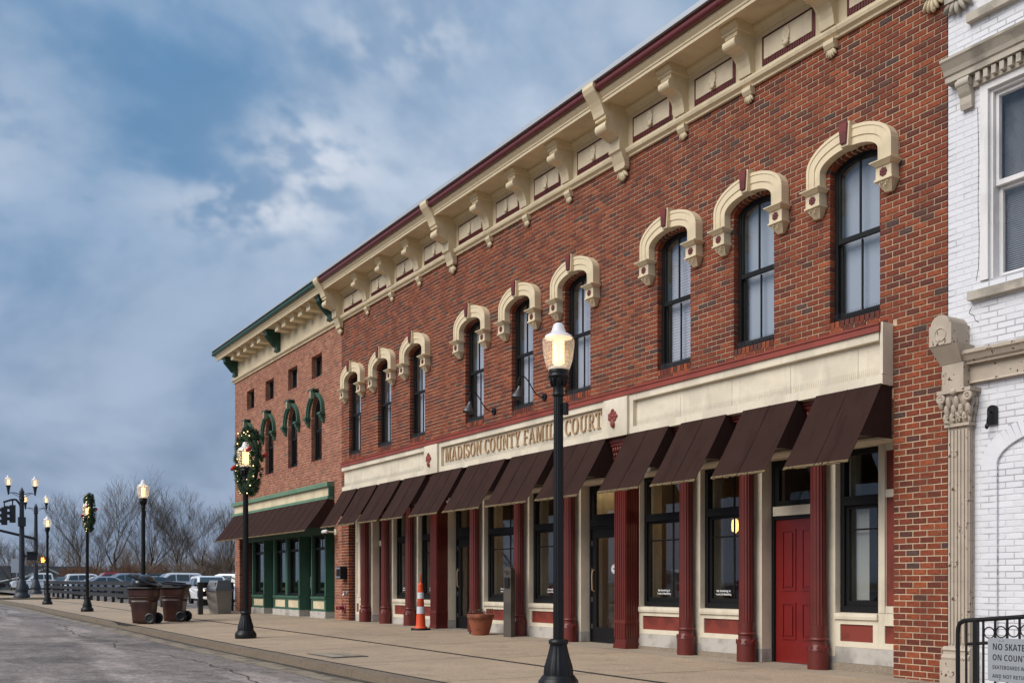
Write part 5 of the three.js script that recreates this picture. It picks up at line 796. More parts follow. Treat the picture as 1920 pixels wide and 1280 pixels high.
// ---------------------------------------------------------------- twin-headed signal poles at the junction
const mSlate = std([0.022, 0.026, 0.033], 0.5);
function twin(x, z, H, s, label) {
  const t = thing('twin_lamp_pole', label, 'street lamp', [x, G(x, z), z], 0, 'twin-headed poles at the junction');
  lmesh('base', [L([[0.5, 0], [0.5, 0.12], [0.42, 0.25], [0.36, 0.35], [0.4, 0.45], [0.38, 0.6], [0.28, 0.95], [0.24, 1.1], [0.2, 1.2]].map(([r, y]) => [r * s, y * s]), 12)], mSlate, t);
  lmesh('shaft', flute([[0.19 * s, 1.1 * s], [0.19 * s, 1.2 * s], [0.13 * s, H - 0.5], [0.13 * s, H - 0.45]], 12, 0.06, 36, 0, 99), mSlate, t);
  lmesh('capital', L([[0.13, -0.6], [0.2, -0.55], [0.16, -0.5], [0.17, -0.45], [0.14, -0.1], [0.17, -0.05], [0.1, 0.1], [0.03, 0.25], [0.001, 0.3]].map(([r, y]) => [r * s, H + y * s]), 16), mSlate, t);
  for (const d of [-1, 1]) {
    lmesh('arm', [tube([[0, H - 0.25 * s, 0], [0, H - 0.1 * s, d * 0.4 * s], [0, H - 0.12 * s, d * 0.8 * s]], 0.03 * s, 14, 6), tube([[0, H - 0.5 * s, 0], [0, H - 0.3 * s, d * 0.25 * s], [0, H - 0.14 * s, d * 0.55 * s]], 0.018 * s, 14, 6)], mSlate, t);
    lmesh('arm_cup', L([[0.04, -0.15], [0.06, 0], [0.12, 0.38], [0.17, 0.42], [0.17, 0.46], [0.001, 0.47]].map(([r, y]) => [r * s, H + y * s - 0.1]), 14).translate(0, 0, d * 0.8 * s), mSlate, t);
    lanternParts(t, H + 0.37 * s - 0.03, 1.35 * s, false, 0, d * 0.8 * s);
  }
  return t;
}
const T1 = twin(-74.0, 3.2, 7.0, 1, 'nearer tall twin-headed lamp pole with traffic signals at the junction');
lmesh('signal_arm', [tube([[0, 5.2, 0], [0, 6.1, 0.1], [0, 6.45, 0.35], [0, 6.42, 0.65], [0, 6.25, 1.1]], 0.07, 24, 8), B(-0.25, 0.25, 4.7, 5.3, -0.22, 0.22)], mSlate, T1);
const T2 = twin(-93.5, 0.1, 7.3, 1, 'farther twin-headed lamp pole carrying the long mast arm');
lmesh('mast_arm', [rod([0, 4.6, 0], [4, 6.6, 9.5], 0.12, 10, 0.08)], mSlate, T2);
const mSig = std([0.02, 0.02, 0.022], 0.5), mSigLens = std([0.03, 0.03, 0.03], 0.3);
for (const [dz, dx, lb] of [[0.55, 0.0, 'traffic signal head hanging nearer the twin lamp pole'], [1.05, 0.1, 'traffic signal head farther out on the signal arm at the left edge']]) {
  const y = (dz > 0.8 ? 6.26 : 6.43) + T1.position.y, t = thing('traffic_signal', lb, 'traffic signal', [T1.position.x + dx, y - 1.5, T1.position.z + dz], 0, 'traffic signal heads'), hs = [];
  lmesh('hanger', rod([0, 1.15, 0], [0, 1.5, 0], 0.04, 8), mSig, t);
  lmesh('housing', B(-0.14, 0.14, 0, 1.15, -0.17, 0.17), mSig, t);
  for (let k = 0; k < 3; k++) { lmesh('signal_lens', new THREE.CylinderGeometry(0.13, 0.13, 0.02, 16).rotateX(Math.PI / 2).translate(0, 0.2 + k * 0.37, 0.18), mSigLens, t); lmesh('visor', new THREE.CylinderGeometry(0.15, 0.15, 0.3, 16, 1, true, -1.9, 3.8).rotateX(Math.PI / 2).rotateZ(Math.PI).translate(0, 0.2 + k * 0.37, 0.32), mSig, t); }
}
for (const [p, y, lit, lb] of [[T1, 2.75, false, 'unlit dark pedestrian signal box on the nearer twin pole'], [T2, 2.85, true, 'pedestrian signal showing an orange hand beside the farther twin pole']]) {
  const t = thing('pedestrian_signal', lb, 'pedestrian signal', [p.position.x, p.position.y + y, p.position.z - 0.6], 0, 'pedestrian signals');
  lmesh('housing', [B(-0.2, 0.15, -0.28, 0.28, -0.3, 0.3), B(0.15, 0.3, 0.24, 0.28, -0.32, 0.32), B(0.15, 0.25, -0.28, -0.25, -0.32, 0.32), rod([0, 0, 0.3], [0, 0, 0.6], 0.05)], mSig, t);
  if (lit) { const m = std([1, 0.5, 0.1], 0.5, { emissive: lin(1, 0.33, 0.03), emissiveIntensity: 1.6 }); lmesh('hand_sign', [B(0.152, 0.16, -0.2, 0.06, 0.0, 0.2), ...[0, 1, 2, 3].map((k) => B(0.152, 0.16, 0.06, 0.2 - (k % 3) * 0.03, 0.005 + k * 0.05, 0.042 + k * 0.05)), bar([0.156, -0.12, 0.0], [0.156, 0.0, -0.08], 0.008, 0.04)], m, t); const l = new THREE.PointLight(new THREE.Color(1, 0.5, 0.15), 0.6); l.position.set(0.4, 0, 0.1); l.castShadow = true; t.add(l); } else lmesh('side_plate', B(-0.15, 0.1, -0.2, 0.2, 0.3, 0.31), std([0.3, 0.16, 0.13], 0.6), t);
}
{ const t = thing('road_sign', 'small blank white sign plate on a post in front of the grey house', 'road sign', [-99, G(-99, 1) - 0.1, 1.0]); lmesh('post', cyl(0.04, 0.04, 2.9, 8), mSteel, t); lmesh('plate', B(-0.01, 0.02, 1.9, 3.1, -0.45, 0.45), std([0.62, 0.63, 0.66], 0.6), t, [0.05, 0, 0]); }
{ const t = thing('traffic_barrel', 'orange traffic barrel at the far left street corner', 'traffic barrel', [-78, G(-78, 4.5), 4.85]), o = std([0.55, 0.1, 0.02], 0.6); lmesh('drum', L([[0.3, 0], [0.3, 0.1], [0.24, 0.12], [0.2, 0.95], [0.19, 1.0], [0.001, 1.0]], 18), o, t); lmesh('stripe', [L([[0.236, 0.35], [0.23, 0.5]], 18), L([[0.222, 0.65], [0.214, 0.8]], 18)], std([0.7, 0.7, 0.7], 0.5), t); }
// ---------------------------------------------------------------- black plank fences
const mFence = std([0.016, 0.017, 0.02], 0.6, { map: tDirt });
const mFencePost = std([0.05, 0.042, 0.035], 0.85, { map: tBark });
function fence(pts, label) {
  const P = pts.map(([x, z]) => V(x, Math.min(lotY(x, z), G(x, z)) - 0.02, z)), t = thing('plank_fence', label, 'fence', P[0].toArray(), 0, 'black plank fences');
  P.forEach((p) => { mesh('post', B(p.x - 0.07, p.x + 0.07, p.y - 0.02, p.y + 1.12, p.z - 0.07, p.z + 0.07), mFence, t); mesh('post_foot', B(p.x - 0.072, p.x + 0.072, p.y - 0.02, p.y + 0.33, p.z - 0.072, p.z + 0.072), mFencePost, t); });
  for (let i = 0; i + 1 < P.length; i++) for (const y of [0.42, 0.73, 1.02]) mesh('rail', bar([P[i].x, P[i].y + y, P[i].z + 0.09], [P[i + 1].x, P[i + 1].y + y, P[i + 1].z + 0.09], 0.03, 0.19), mFence, t);
}
fence(range(-41.5, -80, 18).map((x) => [x, 1.05]), 'long black plank fence along the car park behind the wreathed lamp');
fence([[-34.0, 2.0], [-35.5, 1.05], [-37.0, 0.1]], 'short black plank fence between the grey bin and the brick corner');
{ const t = thing('bike_rack', 'low silver hoop rack behind the short black fence', 'rack', [-39.5, lotY(-39.5, -1), -0.6]); for (const d of [0, 1.0]) lmesh('hoop', tube([[d * 0.7, 0, -0.5 - d], [d * 0.7, 1.0, -0.45 - d], [d * 0.7, 1.3, 0 - d], [d * 0.7, 1.0, 0.45 - d], [d * 0.7, 0, 0.5 - d]], 0.025, 30, 6), mSteel, t); lmesh('foot_rail', rod([0, 0.03, -0.5], [0.7, 0.03, -1.5], 0.03), mSteel, t); }
// ---------------------------------------------------------------- bins
function wheelie(x, z, turn, label) {
  const t = thing('wheeled_bin', label, 'wheeled bin', [x, G(x, z), z], turn, 'brown wheeled bins'), br = phy([0.06, 0.018, 0.012], 0.42, { clearcoat: 0.15, map: tDirt }), blk = std([0.014, 0.014, 0.016], 0.4);
  // body tapers to the foot, corners rounded; +x is the lid hinge and wheel side
  const tub = (w0, w1, y0, y1, d0, d1, n = 7) => { const p = [], ix = [], m = 32; for (let r = 0; r <= n; r++) for (let k = 0; k < m; k++) { const t = r / n, a = k / m * 6.28318, c = Math.cos(a), s2 = Math.sin(a), q = Math.pow(Math.pow(Math.abs(c), 7) + Math.pow(Math.abs(s2), 7), -1 / 7); p.push(c * q * lerp(w0, w1, t) / 2, lerp(y0, y1, t), s2 * q * lerp(d0, d1, t) / 2); } for (let r = 0; r < n; r++) for (let k = 0; k < m; k++) { const a2 = r * m + k, b2 = r * m + (k + 1) % m; ix.push(a2, a2 + m, b2, b2, a2 + m, b2 + m); } for (const [r, f] of [[0, 1], [n, 0]]) { const c0 = p.length / 3; p.push(0, r ? y1 : y0, 0); for (let k = 0; k < m; k++) { const u = r * m + k, v = r * m + (k + 1) % m; f ? ix.push(c0, u, v) : ix.push(c0, v, u); } } const g = new THREE.BufferGeometry(); g.setAttribute('position', new THREE.Float32BufferAttribute(p, 3)); g.setIndex(ix); g.computeVertexNormals(); return g; };
  lmesh('body', [tub(0.5, 0.6, 0.02, 0.66, 0.5, 0.62), tub(0.6, 0.68, 0.63, 0.72, 0.6, 0.68), tub(0.68, 0.7, 0.72, 0.94, 0.68, 0.7)], br, t);
  lmesh('rim', tub(0.76, 0.77, 0.93, 0.985, 0.76, 0.77, 1), blk, t);
  lmesh('grab_bar', [rod([-0.32, 0.5, -0.15], [-0.32, 0.5, 0.15], 0.016), B(-0.32, -0.25, 0.47, 0.53, -0.17, 0.17)], br, t);
  const lift = label.includes('open') ? -0.4 : -0.1;
  lmesh('lid', [tub(0.8, 0.78, -0.02, 0.035, 0.78, 0.76, 1), tub(0.56, 0.5, 0.035, 0.07, 0.52, 0.46, 1), B(0.34, 0.42, -0.05, 0.03, -0.2, 0.2)].map((g) => g.translate(-0.4, 0, 0).rotateZ(lift).translate(0.4, 1.01, 0)), blk, t);
  for (const s of [-1, 1]) { const w = lmesh('wheel', new THREE.TorusGeometry(0.11, 0.045, 10, 22).translate(0.26, 0.15, s * 0.28), blk, t); lmesh('hub', new THREE.CylinderGeometry(0.075, 0.075, 0.05, 16).rotateX(Math.PI / 2).translate(0.26, 0.15, s * 0.28), blk, w); }
  lmesh('axle', rod([0.26, 0.15, -0.28], [0.26, 0.15, 0.28], 0.014), blk, t);
  if (label.includes('open')) { const bag = new THREE.SphereGeometry(0.34, 22, 16), p = bag.attributes.position; for (let i = 0; i < p.count; i++) { const n = fb3(p.getX(i) * 5, p.getY(i) * 5, p.getZ(i) * 5, 4, 5), k = 0.75 + 0.5 * n; p.setXYZ(i, p.getX(i) * k * 1.05, p.getY(i) * k * 0.75, p.getZ(i) * k * 0.95); } bag.computeVertexNormals(); const b = tag(lmesh('rubbish_bag', bag, phy([0.012, 0.012, 0.015], 0.28, { clearcoat: 0.4 })), 'shiny black rubbish bag bulging from the open brown bin', 'rubbish bag'); b.position.set(x - 0.02, G(x, z) + 1.06, z); scene.add(b); }
}
wheelie(-28.45, 4.95, 1.0, 'brown wheeled bin with open lid and bulging bag, nearer the kerb');
wheelie(-29.3, 3.95, 1.05, 'brown wheeled bin with nearly closed black lid, second from the kerb');
{
  const x = -34.4, z = 1.25, t = thing('litter_bin', 'grey speckled stone litter bin with plastic hood by the short fence', 'litter bin', [x, G(x, z), z], 0.3), m = std([0.42, 0.44, 0.47], 0.85, { map: tWalk });
  lmesh('body', frustum(0.5, 0.5, 0.62, 0.62, 0, 0.78).translate(0, 0, -0.28), m, t);
  lmesh('rim', B(-0.35, 0.35, 0.78, 0.86, -0.33, 0.37), std([0.16, 0.17, 0.19], 0.5), t);
  lmesh('hood', [frustum(0.6, 0.6, 0.5, 0.5, 0.86, 1.14).translate(0, 0, -0.27), B(-0.2, 0.2, 0.93, 1.07, 0.25, 0.31)], std([0.17, 0.18, 0.2], 0.5), t);
}
// ---------------------------------------------------------------- things along the shopfronts
{
  const x = -20.55, z = 0.6, t = thing('traffic_cone', 'tall orange and white striped traffic cone by the square red pier', 'traffic cone', [x, G(x, z), z]), o = std([0.75, 0.075, 0.012], 0.5, { map: tDirt }), w = std([0.62, 0.63, 0.66], 0.45);
  lmesh('base', [cyl(0.24, 0.23, 0.05, 8)], mBlack, t);
  const R = (y) => 0.105 - 0.045 * clamp((y - 0.05) / 0.95), seg = (y0, y1) => L([[R(y0), y0], [R(y1), y1]], 22);
  lmesh('cone', [L([[0.15, 0.05], [0.15, 0.08], [0.112, 0.1], [0.1, 0.34]], 22), seg(0.34, 0.38), seg(0.54, 0.72), seg(0.86, 1.0), L([[0.066, 1.0], [0.06, 1.05], [0.03, 1.07], [0.02, 1.1], [0.013, 1.24], [0.018, 1.26], [0.001, 1.28]], 14)], o, t);
  for (const [a, b] of [[0.38, 0.54], [0.72, 0.86]]) lmesh('reflective_band', L([[R(a) + 0.004, a], [R(b) + 0.004, b]], 22), w, t);
}
{
  const x = -18.15, z = 0.42, t = thing('flower_pot', 'large terracotta flower pot with withered plants beside the far black door', 'flower pot', [x, G(x, z), z]); t.scale.set(0.8, 0.82, 0.8); const m = std([0.30, 0.088, 0.04], 0.75, { map: tDirt, bumpMap: tGrain, bumpScale: 0.001 });
  lmesh('pot', L([[0.001, 0.0], [0.2, 0.0], [0.215, 0.02], [0.285, 0.25], [0.32, 0.42], [0.345, 0.43], [0.355, 0.46], [0.355, 0.53], [0.33, 0.54], [0.32, 0.5], [0.3, 0.47], [0.001, 0.47]], 36), m, t);
  lmesh('soil', new THREE.CylinderGeometry(0.315, 0.315, 0.03, 24).translate(0, 0.485, 0), std([0.03, 0.02, 0.013], 1), t);
  const g1 = [], g2 = []; for (let i = 0; i < 60; i++) { const a = rnd() * 6.28, r = rr(0.05, 0.3), l = rr(0.06, 0.16); (i % 3 ? g1 : g2).push(rod([Math.cos(a) * r, 0.49, Math.sin(a) * r], [Math.cos(a) * (r + rr(-0.05, 0.09)), 0.49 + l, Math.sin(a) * (r + rr(-0.05, 0.09))], 0.004, 4, 0.001), new THREE.PlaneGeometry(0.035, 0.05).rotateX(rnd() * 3).rotateY(rnd() * 6).translate(Math.cos(a) * r * 1.05, 0.5 + l, Math.sin(a) * r * 1.05)); }
  for (let i = 0; i < 115; i++) { const a = Math.PI + rr(-0.35, 0.35), d = rr(-0.5, 0.0); g1.push(new THREE.PlaneGeometry(0.03, 0.06).rotateX(rnd() * 3).rotateY(rnd() * 6).translate(Math.cos(a) * rr(0.33, 0.40), 0.52 + d, Math.sin(a) * 0.36)); }
  tag(lmesh('withered_stems', g1, std([0.085, 0.065, 0.035], 0.95), t), null, null, null, 'stuff'); tag(lmesh('red_stems', g2, std([0.13, 0.04, 0.025], 0.95), t), null, null, null, 'stuff');
}
{
  const x = -17.28, z = 0.26, t = thing('card_reader_post', 'taupe round-topped post with black card reader in front of a red column', 'bollard', [x, G(x, z), z], 0.5);
  lmesh('post', [B(-0.085, 0.085, 0, 1.33, -0.085, 0.085), new THREE.CylinderGeometry(0.085, 0.085, 0.17, 18).rotateX(Math.PI / 2).translate(0, 1.33, 0)], std([0.085, 0.07, 0.055], 0.55, { map: tDirt }), t);
  lmesh('card_reader', [B(-0.05, 0.05, 1.0, 1.2, 0.085, 0.115)], mBlack, t); lmesh('card_reader_side', B(-0.115, -0.085, 1.02, 1.2, -0.04, 0.04), mBlack, t);
}
{ // hand rail with the notice
  const z = 2.3, y = (x) => 0.703 + 0.091 * (x + 5.8), gy = G(-5, z), t = thing('handrail', 'black tubular handrail with rings in front of the white building', 'handrail', [-5.3, gy, z]);
  const xe = -3.6;
  mesh('top_rail', tube([[-5.9, gy, z], [-5.9, 0.3, z], [-5.9, 0.6, z], [-5.885, 0.67, z], [-5.83, y(-5.82), z], [-5.7, y(-5.7), z], [-5.2, y(-5.2), z], [-4.4, y(-4.4), z], [xe, y(xe), z]], 0.021, 60, 10), mIron, t);
  mesh('mid_rail', rod([-5.81, y(-5.8) - 0.22, z], [xe, y(xe) - 0.22, z], 0.014, 8), mIron, t);
  mesh('mid_rail', rod([-5.81, gy + 0.12, z], [xe, gy + 0.16, z], 0.014, 8), mIron, t);
  for (const x of [-5.713, -4.7, xe]) mesh('post', B(x - 0.021, x + 0.021, gy - 0.01, y(x) - 0.005, z - 0.021, z + 0.021), mIron, t);
  for (let k = 0, x = -5.813; x < xe; k++, x = -5.64 + (k - 1) * 0.117) if (Math.abs(x + 4.7) > 0.05) { mesh('baluster', B(x - 0.008, x + 0.008, gy + 0.1, y(x), z - 0.008, z + 0.008), mIron, t); if (k) mesh('ring', new THREE.TorusGeometry(0.05, 0.006, 8, 28).translate(x + 0.0585, y(x + 0.06) - 0.125, z), mIron, t); }
  const s = thing('notice_sign', 'grey NO SKATEBOARDING notice plate on the black handrail', 'sign', [-5.2, 0.15, 2.34]);
  const c = document.createElement('canvas'); c.width = 1024; c.height = 512; const q = c.getContext('2d'); q.fillStyle = '#8d9298'; q.fillRect(0, 0, 1024, 512); q.fillStyle = '#111418'; q.textBaseline = 'middle';
  const put2 = (txt, y, px, w) => { q.font = 'bold ' + px + 'px sans-serif'; q.save(); q.translate(50, y); q.scale(w / q.measureText(txt).width, 1); q.fillText(txt, 0, 0); q.restore(); };
  put2('NO SKATEBOARDING', 100, 108, 900); put2('ON COUNTY PROPERTY', 228, 100, 920); put2('SKATEBOARDS WILL BE CONFISCATED', 345, 62, 930); put2('AND NOT RETURNED', 452, 62, 560);
  for (const [a, b] of [[150, 28], [190, 28], [830, 28], [150, 492], [830, 492]]) { q.beginPath(); q.arc(a, b, 7, 0, 7); q.fill(); }
  const tt = new THREE.CanvasTexture(c); tt.colorSpace = THREE.SRGBColorSpace;
  const rp = new THREE.Shape(); { const a = -5.575, b = -4.80, y0 = 0.16, y1 = 0.555, r = 0.03; rp.moveTo(a + r, y0); rp.lineTo(b - r, y0); rp.quadraticCurveTo(b, y0, b, y0 + r); rp.lineTo(b, y1 - r); rp.quadraticCurveTo(b, y1, b - r, y1); rp.lineTo(a + r, y1); rp.quadraticCurveTo(a, y1, a, y1 - r); rp.lineTo(a, y0 + r); rp.quadraticCurveTo(a, y0, a + r, y0); }
  mesh('plate', PZ(rp, 2.323, 2.332), std([0.28, 0.3, 0.32], 0.5), s);
  const f = new THREE.PlaneGeometry(0.76, 0.385).translate(-5.1875, 0.3575, 2.3335).toNonIndexed(); f.userData.done = true; mesh('notice_print', f, std([1, 1, 1], 0.6, { map: tt }), s);
  mesh('clamp', [B(-5.5, -5.47, 0.42, 0.47, 2.29, 2.323), B(-4.9, -4.87, 0.45, 0.52, 2.29, 2.323)], mSteel, s);
}
// ---------------------------------------------------------------- cars
const mTyre = std([0.015, 0.015, 0.016], 0.8), mRim = std([0.35, 0.35, 0.37], 0.35, { metalness: 0.8 }), mCarGlass = phy([0.03, 0.045, 0.05], 0.06, { clearcoat: 1, clearcoatRoughness: 0.03 }), mHeadL = phy([0.6, 0.62, 0.65], 0.1, { clearcoat: 1 }), mTail = phy([0.35, 0.01, 0.015], 0.2, { clearcoat: 1 }), mSill = std([0.02, 0.02, 0.022], 0.6);
const mTurn = std([1, 0.7, 0.3], 0.4, { emissive: lin(1, 0.55, 0.15), emissiveIntensity: 1.2 });
const paint = {}; const carPaint = (c) => (paint[c] ??= phy(c, 0.32, { clearcoat: 0.9, clearcoatRoughness: 0.08 }));
const KIND = {
  suv: { L: 4.75, W: 1.86, belt: 1.08, roof: 1.70, body: [[-2.34, 0.42], [-2.36, 0.75], [-2.3, 1.05], [0.75, 1.08], [1.1, 1.07], [1.95, 0.97], [2.28, 0.86], [2.36, 0.62], [2.33, 0.35], [-2.3, 0.32]], top: [[-2.28, 1.04], [-2.0, 1.58], [-1.8, 1.68], [0.0, 1.70], [0.35, 1.62], [1.1, 1.07]], side: [[[-1.98, 1.12], [-1.85, 1.5], [-1.2, 1.55], [-1.2, 1.12]], [[-1.12, 1.12], [-1.12, 1.56], [-0.25, 1.57], [-0.25, 1.12]], [[-0.17, 1.12], [-0.17, 1.57], [0.18, 1.54], [0.82, 1.12]]], wx: [-1.42, 1.42], r: 0.36 },
  sedan: { L: 4.65, W: 1.8, belt: 0.95, roof: 1.44, body: [[-2.28, 0.4], [-2.32, 0.7], [-2.25, 0.95], [-1.5, 0.98], [0.75, 0.95], [1.9, 0.82], [2.25, 0.7], [2.32, 0.5], [2.28, 0.3], [-2.25, 0.3]], top: [[-1.85, 0.96], [-1.05, 1.4], [-0.7, 1.44], [0.0, 1.43], [0.25, 1.38], [1.05, 0.93]], side: [[[-1.45, 1.0], [-1.0, 1.32], [-0.45, 1.35], [-0.45, 1.0]], [[-0.37, 1.0], [-0.37, 1.35], [0.1, 1.33], [0.72, 1.0]]], wx: [-1.38, 1.4], r: 0.33 },
  pickup: { L: 5.6, W: 1.95, belt: 1.15, roof: 1.85, body: [[-2.75, 0.5], [-2.8, 0.8], [-2.78, 1.18], [-0.95, 1.18], [0.85, 1.15], [1.2, 1.14], [2.5, 1.08], [2.78, 0.95], [2.8, 0.55], [2.7, 0.42], [-2.7, 0.45]], top: [[-0.95, 1.16], [-0.85, 1.75], [-0.7, 1.84], [0.4, 1.85], [0.7, 1.78], [1.25, 1.13]], side: [[[-0.78, 1.22], [-0.72, 1.66], [-0.1, 1.7], [-0.1, 1.22]], [[-0.02, 1.22], [-0.02, 1.7], [0.52, 1.68], [1.0, 1.22]]], wx: [-1.75, 1.75], r: 0.4 },
};
function car(kind, color, x, y, z, head, label, opt = {}) {
  const k = KIND[kind], t = thing('parked_car', label, kind === 'pickup' ? 'pickup truck' : 'car', [x, y, z], head, opt.group ?? 'cars in the car park'); t.scale.setScalar(opt.scale ?? 1); const pm = carPaint(color), W = k.W / 2;
  const fac = (yy) => 1 - 0.2 * clamp((yy - k.belt) / (k.roof - k.belt)) - 0.05 * clamp((0.6 - yy) / 0.4);
  const taper = (g) => { const p = g.attributes.position; for (let i = 0; i < p.count; i++) { const f = fac(p.getY(i)), ex = Math.abs(p.getX(i)) / (k.L / 2), n = 1 - 0.13 * Math.pow(clamp(ex), 5); p.setZ(i, p.getZ(i) * f * n); } g.computeVertexNormals(); return g; };
  const ext = (pts, w, bev = 0.05) => new THREE.ExtrudeGeometry(pts instanceof THREE.Shape ? pts : shp(pts), { depth: 2 * (w - bev), bevelEnabled: bev > 0, bevelThickness: bev, bevelSize: bev * 0.6, bevelOffset: -bev * 0.6, bevelSegments: 3, curveSegments: 12 }).translate(0, 0, -(w - bev));
  const S2 = shp(k.body); for (const wx of k.wx) { const h = new THREE.Path(); h.absarc(wx, k.r, k.r + 0.06, 0, Math.PI * 2, true); }
  // body outline with wheel arches bitten out of the lower edge
  const up = k.body.slice(0, -1), lo = k.body[k.body.length - 1], fr = k.body[k.body.length - 2], o = new THREE.Shape(); up.forEach(([a, b], i) => (i ? o.lineTo(a, b) : o.moveTo(a, b)));
  [...k.wx].reverse().forEach((wx) => { const R = k.r + 0.07, yb = 0.34, a = Math.asin(clamp((yb - k.r) / R, -1, 1)); o.lineTo(wx + R * Math.cos(a), yb); o.absarc(wx, k.r, R, a, Math.PI - a, false); }); o.lineTo(lo[0], lo[1]); o.closePath();
  lmesh('body', taper(ext(o, W, 0.07)), pm, t);
  lmesh('cabin', taper(ext(k.top, W * 0.985, 0.06)), pm, t);
  lmesh('underside', B(-k.L / 2 + 0.2, k.L / 2 - 0.2, 0.22, 0.5, -W * 0.82, W * 0.82), mSill, t);
  for (const s of [-1, 1]) k.side.forEach((q) => { const g = new THREE.ExtrudeGeometry(shp(q), { depth: 0.02, bevelEnabled: false }).translate(0, 0, s > 0 ? W * 0.985 - 0.012 : -W * 0.985 - 0.008); lmesh('side_window', taper(g), mCarGlass, t); });
  const pane = (a, b, u0, u1, name) => { const n = V(b[1] - a[1], a[0] - b[0], 0).normalize().multiplyScalar(-0.018), sg = name === 'windscreen' ? 1 : -1, P = (q, s) => [q[0] + sg * n.x, q[1] + sg * n.y, s * (W * fac(q[1]) - 0.13)], A = [lerp(a[0], b[0], u0), lerp(a[1], b[1], u0)], C = [lerp(a[0], b[0], u1), lerp(a[1], b[1], u1)], g = new THREE.BufferGeometry(); g.setAttribute('position', new THREE.Float32BufferAttribute([...P(A, -1), ...P(A, 1), ...P(C, 1), ...P(A, -1), ...P(C, 1), ...P(C, -1)], 3)); g.computeVertexNormals(); lmesh(name, g, mCarGlass, t); };
  const n = k.top.length; pane(k.top[n - 2], k.top[n - 1], 0.02, 0.95, 'windscreen'); pane(k.top[1], k.top[0], 0.05, kind === 'suv' ? 0.75 : 0.9, 'rear_window');
  for (const wx of k.wx) for (const s of [-1, 1]) { const w = lmesh('wheel', L([[k.r * 0.62, -0.1], [k.r * 0.97, -0.1], [k.r, -0.07], [k.r, 0.07], [k.r * 0.97, 0.1], [k.r * 0.62, 0.1]], 26).rotateX(Math.PI / 2), mTyre, t, [wx, k.r, s * (W - 0.13)]); const sp = [new THREE.CylinderGeometry(k.r * 0.62, k.r * 0.62, 0.04, 22).rotateX(Math.PI / 2)]; for (let i = 0; i < 5; i++) sp.push(new THREE.BoxGeometry(0.06, k.r * 0.55, 0.05).translate(0, k.r * 0.3, s * 0.04).rotateZ(i * 1.2566)); lmesh('rim', sp, mRim, w); }
  const f = k.L / 2, hy = kind === 'sedan' ? 0.68 : 0.86;
  for (const s of [-1, 1]) { lmesh('headlight', new THREE.SphereGeometry(0.13, 12, 8).scale(0.9, 0.6, 1.4), opt.lamps ? mTurn : mHeadL, t, [f - 0.17, hy, s * W * 0.7]); lmesh('tail_light', new THREE.SphereGeometry(0.13, 12, 8).scale(0.5, kind === 'sedan' ? 0.7 : 1.4, 0.9), mTail, t, [-f + 0.07, hy + 0.1, s * W * 0.78]); lmesh('mirror', new THREE.SphereGeometry(0.1, 10, 8).scale(0.6, 0.7, 1.1), kind === 'sedan' ? pm : mSill, t, [k.top[n - 1][0] - 0.2, k.belt + 0.06, s * (W + 0.05)]); }
  lmesh('grille', B(f - 0.08, f + 0.012, 0.45, hy - 0.12, -W * 0.55, W * 0.55), mSill, t);
  lmesh('number_plate', B(-f - 0.01, -f + 0.03, 0.62, 0.75, -0.15, 0.15), std([0.5, 0.5, 0.52], 0.5), t);
  if (opt.lamps) { const l = new THREE.PointLight(warm, 0.5); l.position.set(f + 0.1, hy, W * 0.7); t.add(l); }
  return t;
}
const up = -Math.PI / 2, dn = Math.PI / 2;       // pointing to the street (+z) / away from it
const WHITE = [0.62, 0.63, 0.66].toString(), col = (r, g, b) => { const c = lin(r, g, b); return c; };
const cw = 0xf1f2f4, cs = 0x99a3b2, cg = 0x3c4450, cr = 0xa81824, cd = 0x24272c;
const at = (x, z) => lotY(x, z) + 0.0;
const lot = (kind, c, x, z, hd, lb, o) => car(kind, c, x, at(x, z), z, hd, lb, o);
lot('suv', cw, -75.0, -6.6, up, 'white sport utility car side-on above the brown bins');
lot('suv', cs, -86.4, -5.3, up, 'silver blue sport utility car side-on left of the middle lamp');
lot('suv', cw, -98.4, -5.0, dn, 'long white estate car behind the distant wreathed lamp');
lot('sedan', cw, -89.5, -3.8, up, 'low white saloon in front of the long white estate car');
lot('suv', cw, -56.5, -4.4, -0.06, 'nearest white car with its lamp lit, facing the street right of the bins', { lamps: true, scale: 0.93 });
lot('suv', cw, -65.9, -8.1, Math.PI + 0.5, 'white car seen from behind beside the brick corner');
lot('sedan', cg, -99.5, -3.3, Math.PI - 0.35, 'dark grey saloon at the far left end of the car park');
lot('pickup', cw, -109.5, -2.3, up, 'white pickup truck in front of the grey house');
lot('suv', cd, -95.6, -9.2, up, 'dark car parked behind the white sport utility car');
lot('sedan', cw, -83.4, -6.7, up, 'white saloon between the silver and the white sport utility cars');
lot('pickup', cr, -106, -8.0, up, 'red pickup truck half hidden behind the silver car');
lot('sedan', cs, -51.8, -5.6, Math.PI + 0.3, 'silver saloon low behind the short fence by the brick corner');
lot('sedan', cg, -68, -3.4, up, 'dark saloon behind the bins and the plank fence');
lot('sedan', cs, -80, -2.6, up, 'grey saloon behind the middle of the plank fence');
// cars along the far kerb, seen only as reflections in the shop windows
for (const [x, c, kd, lb] of [[-19.5, cw, 'suv', 'white car parked across the street, mirrored in the rightmost shop window'], [-26, cs, 'pickup', 'silver pickup across the street, mirrored in the near black door'], [-33, cw, 'suv', 'white car across the street, mirrored in the middle shop windows'], [-52, 0x2c4a78, 'sedan', 'blue saloon across the street, mirrored in the green shopfront doors'], [-44, cr, 'sedan', 'red saloon across the street, mirrored in the far windows']]) car(kd, c, x, roadY(x, 15.5), 15.9, Math.PI, lb, { group: 'cars parked across the street' });
